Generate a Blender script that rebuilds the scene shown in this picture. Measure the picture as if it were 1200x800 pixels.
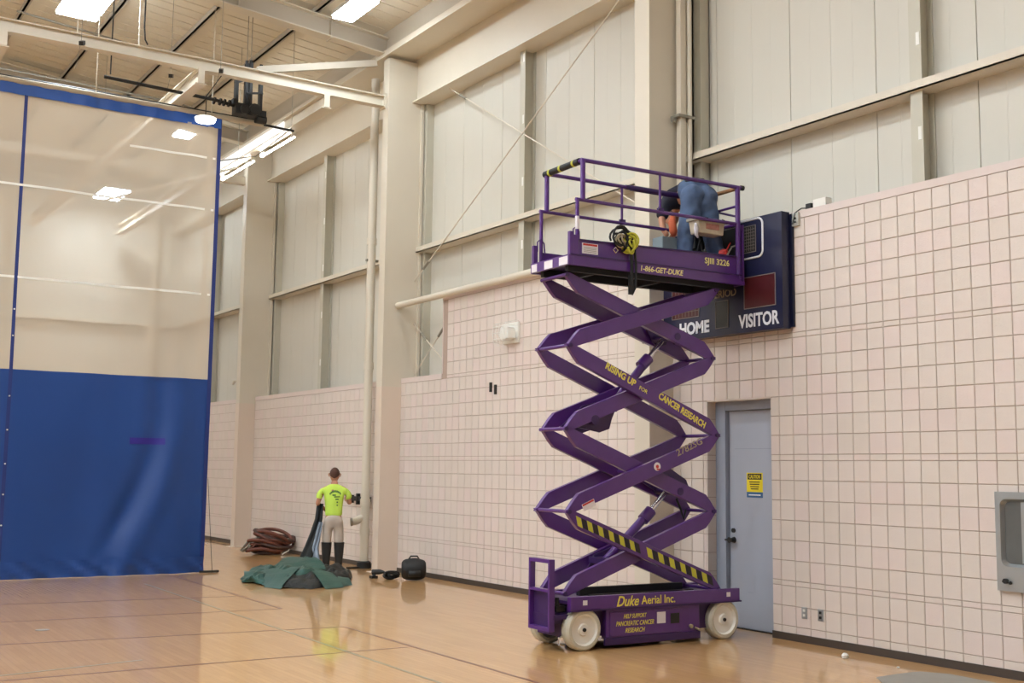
import bpy, math, random
from mathutils import Vector, Matrix, noise
random.seed(7)
S = bpy.context.scene
COL = S.collection
for o in list(bpy.data.objects): bpy.data.objects.remove(o)

# ------------------------------------------------------------------ camera
CAM = Vector((0, 0, 1.71))
right = Vector((0.8381, -0.5447, 0.0117)); imdown = Vector((0.0692, 0.0852, -0.9940)); fwd = Vector((0.5411, 0.8343, 0.1091))
fwd.normalize(); right = (right - fwd * right.dot(fwd)).normalized(); up = right.cross(fwd)
cd = bpy.data.cameras.new('camera'); cd.sensor_width = 36; cd.sensor_fit = 'HORIZONTAL'; cd.lens = 36 * 1361 / 1200
cd.clip_start = .05; cd.clip_end = 200
cam = bpy.data.objects.new('camera', cd); COL.objects.link(cam)
cam.matrix_world = Matrix((( right.x, up.x, -fwd.x, CAM.x), (right.y, up.y, -fwd.y, CAM.y), (right.z, up.z, -fwd.z, CAM.z), (0, 0, 0, 1)))
S.camera = cam
# ------------------------------------------------------------------ world + exposure
w = bpy.data.worlds.new('world'); S.world = w; w.use_nodes = True
w.node_tree.nodes['Background'].inputs[0].default_value = (.9, .93, 1, 1)
w.node_tree.nodes['Background'].inputs[1].default_value = .3
S.view_settings.view_transform = 'Standard'; S.view_settings.look = 'None'; S.view_settings.gamma = 1
S.view_settings.exposure = 0.37
LAMP_STRENGTH = 50.0

# ------------------------------------------------------------------ materials
def srgb(r, g, b):
    f = lambda c: (c / 255 / 12.92) if c / 255 <= .04045 else ((c / 255 + .055) / 1.055) ** 2.4
    return (f(r), f(g), f(b), 1)
MATS = {}
def mat(name, rgb, rough=.6, metal=0, var=.06, scale=6, bump=0, bscale=60, coat=0, spec=.5, trans=0):
    if name in MATS: return MATS[name]
    m = bpy.data.materials.new(name); m.use_nodes = True; nt = m.node_tree; N = nt.nodes; L = nt.links
    b = N['Principled BSDF']; c = srgb(*rgb)
    tc = N.new('ShaderNodeTexCoord'); nz = N.new('ShaderNodeTexNoise'); nz.inputs['Scale'].default_value = scale
    nz.inputs['Detail'].default_value = 4; L.new(tc.outputs['Object'], nz.inputs['Vector'])
    mx = N.new('ShaderNodeMix'); mx.data_type = 'RGBA'
    mx.inputs['A'].default_value = (c[0] * (1 - var * 1.6), c[1] * (1 - var * 1.7), c[2] * (1 - var * 1.8), 1)
    mx.inputs['B'].default_value = (min(1, c[0] * (1 + var)), min(1, c[1] * (1 + var)), min(1, c[2] * (1 + var)), 1)
    L.new(nz.outputs['Fac'], mx.inputs['Factor']); L.new(mx.outputs['Result'], b.inputs['Base Color'])
    b.inputs['Roughness'].default_value = rough; b.inputs['Metallic'].default_value = metal
    b.inputs['Specular IOR Level'].default_value = spec
    b.inputs['Coat Weight'].default_value = coat; b.inputs['Coat Roughness'].default_value = .15
    if bump:
        n2 = N.new('ShaderNodeTexNoise'); n2.inputs['Scale'].default_value = bscale; L.new(tc.outputs['Object'], n2.inputs['Vector'])
        bp = N.new('ShaderNodeBump'); bp.inputs['Strength'].default_value = bump; bp.inputs['Distance'].default_value = .01
        L.new(n2.outputs['Fac'], bp.inputs['Height']); L.new(bp.outputs['Normal'], b.inputs['Normal'])
    MATS[name] = m; return m
def emit(name, rgb, s):
    m = bpy.data.materials.new(name); m.use_nodes = True; nt = m.node_tree; nt.nodes.clear()
    e = nt.nodes.new('ShaderNodeEmission'); e.inputs[0].default_value = srgb(*rgb); e.inputs[1].default_value = s
    o = nt.nodes.new('ShaderNodeOutputMaterial'); nt.links.new(e.outputs[0], o.inputs[0]); MATS[name] = m; return m

M_block = mat('painted_block', (220, 208, 199), .55, var=.025, scale=3, bump=.25, bscale=90)
M_block2 = mat('painted_block_pinkish', (221, 206, 199), .55, var=.025, scale=3, bump=.25, bscale=90)
M_block3 = mat('painted_block_tan', (217, 206, 196), .55, var=.025, scale=3, bump=.25, bscale=90)
M_grout = mat('block_joint', (182, 162, 148), .9)
M_panel = mat('cream_wall_panel', (207, 203, 191), .5, var=.015, scale=1.2)
M_steel = mat('cream_painted_steel', (216, 207, 190), .45, var=.03, scale=2)
M_colpink = mat('blush_painted_steel', (220, 204, 188), .5, var=.03, scale=2)
M_stud = mat('grey_green_stud', (196, 192, 176), .5, metal=0, var=.05, scale=4)
M_gal = mat('galvanised_steel', (200, 200, 192), .35, metal=.5, var=.08, scale=14)
M_white = mat('white_plastic', (236, 235, 228), .4, var=.02)
M_base = mat('dark_vinyl_base', (72, 62, 56), .45, var=.08)
M_ceil = mat('cream_roof_liner', (222, 213, 194), .75, var=.05, scale=1.5)
M_ceil2 = mat('grey_roof_steel', (190, 180, 164), .6, var=.04, scale=1.5)
M_dark = mat('black_steel', (30, 30, 30), .5, metal=0, var=.2)
M_black = mat('black_rubber', (26, 26, 28), .6, var=.2)
M_rod = mat('grey_rod', (150, 146, 134), .45, metal=.4, var=.1)
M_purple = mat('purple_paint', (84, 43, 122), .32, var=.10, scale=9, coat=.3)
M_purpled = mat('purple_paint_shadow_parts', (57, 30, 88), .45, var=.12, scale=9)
M_tire = mat('white_rubber_tire', (205, 201, 184), .7, var=.12, scale=18)
M_rim = mat('white_wheel_rim', (238, 236, 228), .4, var=.05, scale=12)
M_yellow = mat('yellow_lettering', (226, 214, 92), .5, var=.02)
M_cream = mat('cream_lettering', (232, 222, 150), .5, var=.02)
M_tan = mat('tan_stencil', (160, 148, 122), .6, var=.02)
M_hblack = mat('hazard_black', (30, 26, 32), .5, var=.05)
M_label = mat('label_white', (226, 220, 226), .5, var=.04, scale=40)
M_red = mat('red_print', (190, 50, 46), .5, var=.05)
M_chrome = mat('chrome_rod', (225, 225, 228), .18, metal=1, var=.02)
M_navy = mat('navy_enamel', (22, 25, 60), .4, var=.08, scale=3, coat=.2)
M_navyf = mat('navy_face', (18, 22, 50), .4, var=.08, scale=3)
M_maroon = mat('maroon_lens', (76, 28, 32), .3, var=.12, scale=30)
M_smoke = mat('smoked_lens', (38, 40, 38), .3, var=.1, scale=30)
M_lw = mat('white_lettering', (232, 234, 240), .5, var=.01)
M_lens = mat('lens_trim', (128, 120, 116), .5, var=.05)
M_door = mat('blue_grey_door_paint', (170, 176, 190), .45, var=.05, scale=2.5)
M_frame = mat('blue_grey_frame_paint', (150, 158, 174), .45, var=.05, scale=2.5)
M_blue = mat('blue_vinyl', (22, 67, 138), .45, var=.07, scale=1.5)
M_blued = mat('dark_blue_webbing', (28, 48, 118), .6, var=.08)
M_bluel = mat('bright_blue_vinyl', (32, 84, 172), .5, var=.1, scale=3)
M_purtape = mat('purple_tape', (44, 30, 140), .6, var=.05)
M_green = mat('dark_green_tarp', (36, 80, 72), .5, var=.2, scale=4)
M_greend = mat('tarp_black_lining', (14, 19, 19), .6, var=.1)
M_silver = mat('silver_lining', (140, 152, 166), .4, metal=.2, var=.1)
M_hose = mat('brown_hose', (110, 62, 48), .6, var=.2, scale=12)
M_lime = mat('lime_shirt', (206, 240, 96), .8, var=.05, scale=8)
M_shirtp = mat('shirt_print', (84, 128, 60), .8, var=.05)
M_khaki = mat('pale_khaki', (196, 184, 172), .85, var=.10, scale=9)
M_boot = mat('black_boot_rubber', (40, 40, 40), .5, var=.15)
M_skin = mat('skin', (186, 132, 104), .55, var=.06, scale=10)
M_hair = mat('short_brown_hair', (84, 54, 42), .8, var=.15, scale=60)
M_denim = mat('blue_denim', (82, 102, 136), .85, var=.28, scale=9)
M_shirtn = mat('dark_navy_shirt', (34, 34, 50), .8, var=.12, scale=9)
M_eye = mat('eye_white', (230, 226, 220), .3, var=.01)
M_ss = mat('stainless_steel', (178, 182, 184), .32, metal=.7, var=.06, scale=5)
M_ssd = mat('stainless_basin', (112, 116, 116), .35, metal=.6, var=.12, scale=5)
M_orange = mat('orange_cloth', (196, 96, 60), .7, var=.1)
M_wood = mat('raw_wood', (150, 108, 70), .7, var=.2, scale=14)
M_lime2 = mat('lime_strap', (198, 196, 66), .7, var=.1)
M_sticker = mat('caution_yellow', (236, 214, 40), .5, var=.02)
M_blsign = mat('blue_sign', (62, 104, 150), .5, var=.02)
M_maroonline = mat('maroon_court_paint', (124, 80, 60), .35, var=.05, coat=.3)
M_tealline = mat('teal_court_paint', (150, 138, 108), .35, var=.05, coat=.3)
M_greymat = mat('grey_film', (150, 146, 138), .6, var=.1)
M_chip = mat('white_paper', (235, 235, 230), .7, var=.03)
M_lampbody = mat('lamp_housing', (215, 215, 212), .4, var=.03)
M_lamp = emit('lamp_glow', (232, 243, 250), LAMP_STRENGTH)

def floor_mat():
    m = bpy.data.materials.new('maple_floor'); m.use_nodes = True; nt = m.node_tree; N = nt.nodes; L = nt.links
    b = N['Principled BSDF']; tc = N.new('ShaderNodeTexCoord')
    mp = N.new('ShaderNodeMapping'); mp.inputs['Rotation'].default_value = (0, 0, math.pi / 2); L.new(tc.outputs['Object'], mp.inputs[0])
    br = N.new('ShaderNodeTexBrick'); br.inputs['Scale'].default_value = 1; br.inputs['Brick Width'].default_value = .9
    br.inputs['Row Height'].default_value = .057; br.inputs['Mortar Size'].default_value = .0008
    br.inputs['Color1'].default_value = srgb(212, 168, 114); br.inputs['Color2'].default_value = srgb(203, 158, 104); br.inputs['Mortar'].default_value = srgb(150, 102, 60)
    L.new(mp.outputs[0], br.inputs[0])
    mp2 = N.new('ShaderNodeMapping'); mp2.inputs['Scale'].default_value = (9, .8, 1); L.new(tc.outputs['Object'], mp2.inputs[0])
    nz = N.new('ShaderNodeTexNoise'); nz.inputs['Scale'].default_value = 2.2; nz.inputs['Detail'].default_value = 6; L.new(mp2.outputs[0], nz.inputs[0])
    mx = N.new('ShaderNodeMix'); mx.data_type = 'RGBA'; mx.blend_type = 'MULTIPLY'; mx.inputs['Factor'].default_value = .6
    cr = N.new('ShaderNodeValToRGB'); cr.color_ramp.elements[0].position = .3; cr.color_ramp.elements[0].color = (.82, .76, .7, 1); cr.color_ramp.elements[1].position = .7; cr.color_ramp.elements[1].color = (1, 1, 1, 1)
    L.new(nz.outputs['Fac'], cr.inputs[0]); L.new(br.outputs['Color'], mx.inputs['A']); L.new(cr.outputs[0], mx.inputs['B'])
    L.new(mx.outputs['Result'], b.inputs['Base Color'])
    b.inputs['Roughness'].default_value = .38; b.inputs['Coat Weight'].default_value = .88; b.inputs['Specular IOR Level'].default_value = .2; b.inputs['Coat Roughness'].default_value = .06; b.inputs['Coat IOR'].default_value = 1.5
    n3 = N.new('ShaderNodeTexNoise'); n3.inputs['Scale'].default_value = .8; L.new(tc.outputs['Object'], n3.inputs[0])
    mp3 = N.new('ShaderNodeMapping'); mp3.inputs['Scale'].default_value = (12, .4, 1); L.new(tc.outputs['Object'], mp3.inputs[0]); L.new(mp3.outputs[0], n3.inputs[0])
    bp = N.new('ShaderNodeBump'); bp.inputs['Strength'].default_value = .05; bp.inputs['Distance'].default_value = .004
    L.new(n3.outputs['Fac'], bp.inputs['Height']); L.new(bp.outputs[0], b.inputs['Coat Normal'])
    return m
M_floor = floor_mat()
def net_mat():
    m = bpy.data.materials.new('white_netting'); m.use_nodes = True; nt = m.node_tree; N = nt.nodes; L = nt.links
    N.clear(); out = N.new('ShaderNodeOutputMaterial'); mix = N.new('ShaderNodeMixShader'); t = N.new('ShaderNodeBsdfTransparent')
    d = N.new('ShaderNodeBsdfDiffuse'); d.inputs[0].default_value = srgb(226, 215, 198); tl = N.new('ShaderNodeBsdfTranslucent'); tl.inputs[0].default_value = srgb(226, 214, 196)
    a = N.new('ShaderNodeMixShader'); a.inputs[0].default_value = .35; L.new(d.outputs[0], a.inputs[1]); L.new(tl.outputs[0], a.inputs[2])
    mix.inputs[0].default_value = .58; L.new(t.outputs[0], mix.inputs[1]); L.new(a.outputs[0], mix.inputs[2]); L.new(mix.outputs[0], out.inputs[0])
    return m
M_net = net_mat()

# ------------------------------------------------------------------ mesh tools
class B:
    def __init__(s): s.v = []; s.f = []; s.m = []
    def add(s, vs, fs, mi=0):
        n = len(s.v); s.v += [Vector(p) for p in vs]; s.f += [tuple(i + n for i in f) for f in fs]; s.m += [mi] * len(fs); return s
    def box(s, x0, x1, y0, y1, z0, z1, mi=0):
        return s.add([(x0, y0, z0), (x1, y0, z0), (x1, y1, z0), (x0, y1, z0), (x0, y0, z1), (x1, y0, z1), (x1, y1, z1), (x0, y1, z1)],
                     [(3, 2, 1, 0), (4, 5, 6, 7), (0, 1, 5, 4), (1, 2, 6, 5), (2, 3, 7, 6), (3, 0, 4, 7)], mi)
    def beam(s, p, q, w, h, upv=(0, 0, 1), mi=0):
        p = Vector(p); q = Vector(q); d = (q - p).normalized(); u = Vector(upv); r = d.cross(u).normalized(); u = r.cross(d)
        vs = []
        for c in (p, q):
            for a, b in ((-1, -1), (1, -1), (1, 1), (-1, 1)): vs.append(c + r * a * w / 2 + u * b * h / 2)
        return s.add(vs, [(0, 1, 2, 3), (7, 6, 5, 4), (0, 4, 5, 1), (1, 5, 6, 2), (2, 6, 7, 3), (3, 7, 4, 0)], mi)
    def tube(s, pts, r, n=10, mi=0, closed=False):
        pts = [Vector(p) for p in pts]; rs = r if isinstance(r, (list, tuple)) else [r] * len(pts)
        base = len(s.v); K = len(pts); prev = None
        for i, p in enumerate(pts):
            if closed: d = (pts[(i + 1) % K] - pts[i - 1])
            else: d = pts[min(i + 1, K - 1)] - pts[max(i - 1, 0)]
            d = d.normalized() if d.length > 1e-9 else Vector((0, 0, 1))
            if prev is None: a = d.orthogonal().normalized()
            else:
                a = prev - d * prev.dot(d); a = a.normalized() if a.length > 1e-6 else d.orthogonal().normalized()
            prev = a; b = d.cross(a)
            for k in range(n):
                t = 2 * math.pi * k / n; s.v.append(p + (a * math.cos(t) + b * math.sin(t)) * rs[i])
        for i in range(K if closed else K - 1):
            j = (i + 1) % K
            for k in range(n):
                s.f.append((base + i * n + k, base + i * n + (k + 1) % n, base + j * n + (k + 1) % n, base + j * n + k)); s.m.append(mi)
        if not closed:
            s.f.append(tuple(base + k for k in reversed(range(n)))); s.m.append(mi)
            s.f.append(tuple(base + (K - 1) * n + k for k in range(n))); s.m.append(mi)
        return s
    def prism(s, poly, fn, d0, d1, mi=0):
        n = len(poly); vs = [fn(a, b, d0) for a, b in poly] + [fn(a, b, d1) for a, b in poly]
        fs = [tuple(range(n)), tuple(reversed(range(n, 2 * n)))] + [((i + 1) % n, i, i + n, (i + 1) % n + n) for i in range(n)]
        return s.add(vs, fs, mi)
    def lathe(s, prof, c, axis, n=32, mi=0):
        axis = Vector(axis).normalized(); a = axis.orthogonal().normalized(); b = axis.cross(a); c = Vector(c); base = len(s.v)
        for h_, r in prof:
            for k in range(n):
                t = 2 * math.pi * k / n; s.v.append(c + axis * h_ + (a * math.cos(t) + b * math.sin(t)) * r)
        for i in range(len(prof) - 1):
            for k in range(n):
                s.f.append((base + i * n + k, base + i * n + (k + 1) % n, base + (i + 1) * n + (k + 1) % n, base + (i + 1) * n + k)); s.m.append(mi)
        return s
def setp(o, label=None, cat=None, group=None, kind=None):
    if label: o['label'] = label
    if cat: o['category'] = cat
    if group: o['group'] = group
    if kind: o['kind'] = kind
    return o
def wm(o):
    m = Matrix.LocRotScale(o.location, o.rotation_euler, None)
    return (wm(o.parent) @ m) if o.parent else m
def make(name, b, mats, parent=None, smooth=False, local=False, origin=None, bevel=0):
    """b in world coordinates (or in the parent's frame when local=True)"""
    if not isinstance(mats, (list, tuple)): mats = [mats]
    me = bpy.data.meshes.new(name)
    vs = b.v
    if parent and not local:
        inv = wm(parent).inverted(); vs = [inv @ v for v in vs]
    xs = [v.x for v in vs]; ys = [v.y for v in vs]; zs = [v.z for v in vs]
    org = Vector(((min(xs) + max(xs)) / 2, (min(ys) + max(ys)) / 2, min(zs))) if origin is None else Vector(origin)
    me.from_pydata([tuple(v - org) for v in vs], [], b.f); me.update()
    for m in mats: me.materials.append(m)
    if len(mats) > 1: me.polygons.foreach_set('material_index', b.m)
    if smooth: me.polygons.foreach_set('use_smooth', [True] * len(me.polygons))
    o = bpy.data.objects.new(name, me); COL.objects.link(o); o.location = org
    if parent: o.parent = parent
    if smooth == 'auto':
        md = o.modifiers.new('edge_split', 'EDGE_SPLIT'); md.split_angle = math.radians(35)
    if bevel:
        md = o.modifiers.new('bevel', 'BEVEL'); md.width = bevel; md.segments = 2; md.limit_method = 'ANGLE'
    return o
def empty(name, loc, rz=0, label=None, cat=None, group=None):
    o = bpy.data.objects.new(name, None); COL.objects.link(o); o.location = loc; o.rotation_euler = (0, 0, rz); o.empty_display_size = .1
    return setp(o, label, cat, group)
def lettering(name, s, center, xd, yd, w, h, m, parent, shear=0, bold=.012, depth=.002, local=False, fitw=True):
    cu = bpy.data.curves.new('t', 'FONT'); cu.body = s; cu.size = 1; cu.extrude = .004; cu.offset = bold; cu.shear = shear; cu.resolution_u = 3
    cu.align_x = 'CENTER'; cu.space_line = .95
    t = bpy.data.objects.new('t', cu); COL.objects.link(t)
    me = bpy.data.meshes.new_from_object(t.evaluated_get(bpy.context.evaluated_depsgraph_get()))
    bpy.data.objects.remove(t)
    co = [v.co.copy() for v in me.vertices]
    x0 = min(c.x for c in co); x1 = max(c.x for c in co); y0 = min(c.y for c in co); y1 = max(c.y for c in co)
    xd = Vector(xd).normalized(); yd = Vector(yd).normalized(); nd = xd.cross(yd); C = Vector(center)
    b = B(); sx = w / (x1 - x0); sy = h / (y1 - y0)
    b.v = [C + xd * ((c.x - (x0 + x1) / 2) * sx) + yd * ((c.y - (y0 + y1) / 2) * sy) + nd * (depth * (.5 + c.z / .008)) for c in co]
    b.f = [tuple(p.vertices) for p in me.polygons]; b.m = [0] * len(b.f)
    bpy.data.meshes.remove(me)
    return make(name, b, m, parent, local=local)
def skin(name, chains, mats, parent=None, sub=2, local=False, root=0):
    """chains: list of lists of (x,y,z,r) or an index into earlier points -> one continuous surface"""
    vs = []; rs = []; es = []; keys = {}
    for ch in chains:
        last = None
        for p in ch:
            if isinstance(p, str): i = keys[p]
            else:
                i = len(vs); vs.append(Vector(p[:3])); rs.append(p[3])
                if len(p) > 4: keys[p[4]] = i
            if last is not None: es.append((last, i))
            last = i
    me = bpy.data.meshes.new(name)
    if parent and not local:
        inv = wm(parent).inverted(); vs = [inv @ v for v in vs]
    me.from_pydata([tuple(v) for v in vs], es, []); me.update()
    o = bpy.data.objects.new(name, me); COL.objects.link(o)
    md = o.modifiers.new('skin', 'SKIN'); md.use_smooth_shade = True
    sd = me.skin_vertices[0].data
    for i, r in enumerate(rs): sd[i].radius = (r, r) if not isinstance(r, tuple) else r; sd[i].use_root = (i == root)
    ms = o.modifiers.new('sub', 'SUBSURF'); ms.levels = sub; ms.render_levels = sub
    m2 = bpy.data.meshes.new_from_object(o.evaluated_get(bpy.context.evaluated_depsgraph_get()))
    o.modifiers.clear(); o.data = m2; bpy.data.meshes.remove(me); m2.name = name
    if not isinstance(mats, (list, tuple)): mats = [mats]
    m2.materials.clear()
    for m in mats: m2.materials.append(m)
    m2.polygons.foreach_set('material_index', [0] * len(m2.polygons))
    m2.polygons.foreach_set('use_smooth', [True] * len(m2.polygons))
    if parent: o.parent = parent
    return o

def blob(name, caps, m, parent, voxel=.016):
    """one continuous surface from overlapping tapered capsules (parent's frame)"""
    b = B()
    for p, q, r1, r2 in caps:
        p = Vector(p); q = Vector(q); d = (q - p); L = d.length; pr_ = []
        for i in range(7): a = math.pi / 2 * i / 6; pr_.append((-r1 * math.cos(a), max(.001, r1 * math.sin(a))))
        for i in range(1, 7): a = math.pi / 2 * i / 6; pr_.append((L + r2 * math.sin(a), max(.001, r2 * math.cos(a))))
        n0 = len(b.v); b.lathe(pr_, p, d if L > 1e-6 else (0, 0, 1), 20); K = len(pr_)
        b.f.append(tuple(n0 + k for k in range(20))); b.f.append(tuple(n0 + (K - 1) * 20 + k for k in reversed(range(20)))); b.m += [0, 0]
    me = bpy.data.meshes.new(name); me.from_pydata([tuple(v) for v in b.v], [], b.f); me.update()
    o = bpy.data.objects.new(name, me); COL.objects.link(o)
    md = o.modifiers.new('r', 'REMESH'); md.mode = 'VOXEL'; md.voxel_size = voxel
    ms = o.modifiers.new('s', 'SMOOTH'); ms.factor = .6; ms.iterations = 6
    m2 = bpy.data.meshes.new_from_object(o.evaluated_get(bpy.context.evaluated_depsgraph_get()))
    o.modifiers.clear(); o.data = m2; bpy.data.meshes.remove(me); m2.name = name
    m2.materials.clear(); m2.materials.append(m); m2.polygons.foreach_set('use_smooth', [True] * len(m2.polygons)); o.parent = parent
    return o
# ================================================================== STRUCTURE
XW = 9.03; XP = 9.50; YEND = 31.3; YB = -12.0; XL = -21.0; RIDGE = -6.0
COLS = [3.45, 10.42, 17.32, 24.10]; COLW = [.27, .27, .21, .21]          # near faces of the steel columns
def zdeck(x): return 9.20 + .105 * (8.6 - x) if x > RIDGE else 9.20 + .105 * (8.6 - RIDGE) - .105 * (RIDGE - x)

fl = make('floor', B().box(XL, 9.6, YB, YEND + .2, -.1, 0), M_floor, origin=(0, 0, 0)); setp(fl, kind='structure')
def strip(name, p, q, wd, m):
    p = Vector((p[0], p[1], .0007)); q = Vector((q[0], q[1], .0007)); return make(name, B().beam(p, q, wd, .0010), m, fl)
for p, q in (((5.61, 18.6), (5.48, 13.50)), ((5.47, 11.69), (5.40, 5.2)), ((-1.0, 15.95), (5.60, 15.03)), ((-2, 14.1), (5.48, 13.50)), ((-2.0, 12.52), (5.47, 11.69)), ((-2, 10.06), (5.43, 10.1))):
    strip('court_line', p, q, .034, M_maroonline)
strip('court_line', (4.87, 17.2), (4.70, 5.5), .036, M_tealline)
strip('court_line', (-2, 9.6), (3.0, 10.55), .04, M_tealline)

# ---- right wall (concrete block below, metal panels above)
wr = make('wall_right', B().box(XW + .008, XW + .2, YB, 8.86, 0, 4.43).box(XW + .008, XW + .2, 9.86, 15.93, 0, 4.43).box(XW + .008, XW + .2, 8.86, 9.86, 2.505, 4.43)
          .box(XW + .008, XW + .2, 15.93, YEND, 0, 3.19).box(XP + .03, XP + .1, YB, YEND, 0, 9.3), M_grout, origin=(XW, 10, 0))
setp(wr, kind='structure')
EDG = [0.0, .144, .346, .548, .601]
EDG += [.601 + (1.830 - .601) * k / 6 for k in range(1, 7)] + [1.892]
EDG += [1.892 + (3.108 - 1.892) * k / 6 for k in range(1, 7)] + [3.162]
EDG += [3.162 + (4.358 - 3.162) * k / 6 for k in range(1, 7)]
PITCH = .196; J = .0034; BV = .006
def blockverts(w, hgt):
    w2 = w / 2 - J; h2 = hgt / 2 - J
    a = [(.02, w2, -h2), (.02, -w2, -h2), (.02, -w2, h2), (.02, w2, h2)]
    b = [(.0035, w2, -h2), (.0035, -w2, -h2), (.0035, -w2, h2), (.0035, w2, h2)]
    i = .004
    c = [(0, w2 - i, -h2 + i), (0, -w2 + i, -h2 + i), (0, -w2 + i, h2 - i), (0, w2 - i, h2 - i)]
    fs = [(8, 9, 10, 11)]
    for k in range(4):
        n = (k + 1) % 4; fs += [(k, n, 4 + n, 4 + k), (4 + k, 4 + n, 8 + n, 8 + k)]
    return a + b + c, fs
bm_cache = {}
def block_mesh(w, hgt, m):
    k = (round(w, 4), round(hgt, 4), m.name)
    if k not in bm_cache:
        vs, fs = blockverts(w, hgt); me = bpy.data.meshes.new('block'); me.from_pydata(vs, [], fs); me.update(); me.materials.append(m); bm_cache[k] = me
    return bm_cache[k]
cand = []
y0 = 7.95 + 40 * PITCH
k = 0; y = y0
while y > 1.5:
    ya, yb = y - PITCH, y
    for r in range(len(EDG) - 1):
        za, zb = EDG[r], EDG[r + 1]
        if ya > 10.39 and ya < 10.72: pass
        if ya < 9.86 and yb > 8.86 and zb < 2.53:          # the door opening
            if ya < 8.86 < yb and 8.86 - ya > .03: cand.append((ya, 8.86, za, zb))
            if ya < 9.86 < yb and yb - 9.86 > .03: cand.append((9.86, yb, za, zb))
            continue
        if yb > 15.95 and za >= 3.1: continue
        if ya > 15.8: continue
        cand.append((ya, yb, za, zb))
    y -= PITCH
def infr(c):
    y = (c[0] + c[1]) / 2; return 5.45 < y < 10.3 and (c[3] - c[2]) > .1 and c[2] > .05
big = sorted([c for c in cand if infr(c)], key=lambda c: c[0])[:300]; bs = set(big)
hid = []
for c in big:
    o = bpy.data.objects.new('block', block_mesh(c[1] - c[0], c[3] - c[2], random.choice([M_block, M_block, M_block2, M_block3])))
    COL.objects.link(o); o.parent = wr; o.location = Vector((XW - random.uniform(0, .0018), (c[0] + c[1]) / 2, (c[2] + c[3]) / 2)) - wr.location
rest = B()
def addblock(bb, ya, yb, za, zb, x=XW):
    vs, fs = blockverts(yb - ya, zb - za); dx = random.uniform(0, .0018)
    bb.add([(x - dx + a, (ya + yb) / 2 + b_, (za + zb) / 2 + c) for a, b_, c in vs], fs, random.choice((0, 0, 1, 2)))
for c in cand:
    if c not in bs: addblock(rest, *c)
y = 15.79
while y < YEND:                                            # low wall, far bays
    for r in range(len(EDG) - 1):
        if EDG[r + 1] < 3.12: addblock(rest, y, y + PITCH, EDG[r], EDG[r + 1])
    y += PITCH
o = make('block_courses', rest, [M_block, M_block2, M_block3], wr); o['kind'] = 'stuff'
jb = B()                                                   # door reveal, far jamb
for r in range(len(EDG) - 1):
    if EDG[r + 1] < 2.53: jb.box(XW + .004, XW + .19, 9.846, 9.862, EDG[r] + J, EDG[r + 1] - J)
jb.box(XW + .004, XW + .19, 8.86, 9.85, 2.49, 2.506)
make('reveal_block', jb, M_block3, wr)
cap = B().box(XW - .004, XW + .33, YB, 15.95, 4.362, 4.438)
make('wall_cap', cap, M_block2, wr)
make('wall_cap', B().box(XW - .004, XW + .33, 15.952, YEND, 3.112, 3.195), M_block2, wr)
make('wall_end_face', B().box(XW, XW + .2, 15.93, 15.95, 3.195, 4.362), M_block2, wr)
# baseboards
setp(make('baseboard_right', B().box(XW - .012, XW + .004, YB, 8.86, 0, .075), M_base), kind='structure')
setp(make('baseboard_right_far', B().box(XW - .012, XW + .004, 9.86, YEND, 0, .075), M_base), kind='structure')
# metal panels between the posts, each a ribbed sheet
def panel(ya, yb, z0, z1, x=XP, par=wr, nm='metal_panel'):
    b = B(); pr = []; n = 4; stepw = (yb - ya) / n
    pr.append((ya + .0025, x + .012)); pr.append((ya + .006, x))
    for i in range(1, n):
        yy = ya + i * stepw; pr += [(yy - .008, x), (yy - .003, x + (.0015 if i != 2 else .004)), (yy + .003, x + (.0015 if i != 2 else .004)), (yy + .008, x)]
    pr += [(yb - .006, x), (yb - .0025, x + .012)]
    vs = []
    for (yy, xx) in pr: vs += [(xx, yy, z0), (xx, yy, z1)]
    fs = [(2 * i + 2, 2 * i, 2 * i + 1, 2 * i + 3) for i in range(len(pr) - 1)]
    b.add(vs, fs); return make(nm, b, M_panel, par)
for bi, (ya, yb) in enumerate(((3.75, 10.42), (10.70, 17.42), (17.70, 24.17), (24.45, YEND))):
    z0 = 4.3 if bi == 0 else 3.1
    y = {0: 10.14 - 6 * 1.19, 1: 10.23, 2: 17.37, 3: 24.3}[bi]
    if bi == 0: panel(10.14, 10.60, z0, 8.2)
    while y < yb - .1:
        if y + 1.19 > ya - .3 and y > -4 and not (bi == 0 and y > 9.9): panel(y, y + 1.19, z0, 8.2)
        y += 1.19
# girts (lipped channels) and posts
for i, (ya, yb, z) in enumerate(((-4, 10.45, 5.52), (10.68, 17.42, 5.455), (17.68, 24.17, 5.44), (24.43, YEND, 5.44))):
    g = B().box(9.25, 9.27, ya, yb, z - .09, z).box(9.27, XP + .02, ya, yb, z - .012, z).box(9.25, XP + .02, ya, yb, z - .09, z - .078)
    make('girt', g, M_steel, wr)
def post(yc, z0, z1):
    b = B(); b.box(9.30, 9.315, yc - .07, yc + .07, z0, z1).box(9.315, XP, yc - .005, yc + .005, z0, z1).box(XP - .02, XP - .005, yc - .07, yc + .07, z0, z1)
    o = make('wind_post', b, M_stud, wr)
    h = B(); z = z0 + .5
    while z < z1 - .2:
        if abs(z - 5.45) > .15: h.box(9.294, 9.299, yc - .055, yc - .015, z, z + .13)
        z += .95
    make('slot_plate', h, M_white, o)
for yc, z0 in ((7.12, 4.44), (14.13, 4.44), (21.35, 3.2), (28.1, 3.2)): post(yc, z0, 8.0)
# dark closure beside each column
for yc in (17.31, 24.08): make('closure_strip', B().box(9.36, 9.5, yc - .10, yc - .01, 3.2, 8.0), M_stud, wr)
make('closure_strip', B().box(9.36, 9.5, 10.28, 10.40, 4.44, 8.0), M_stud, wr)

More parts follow.
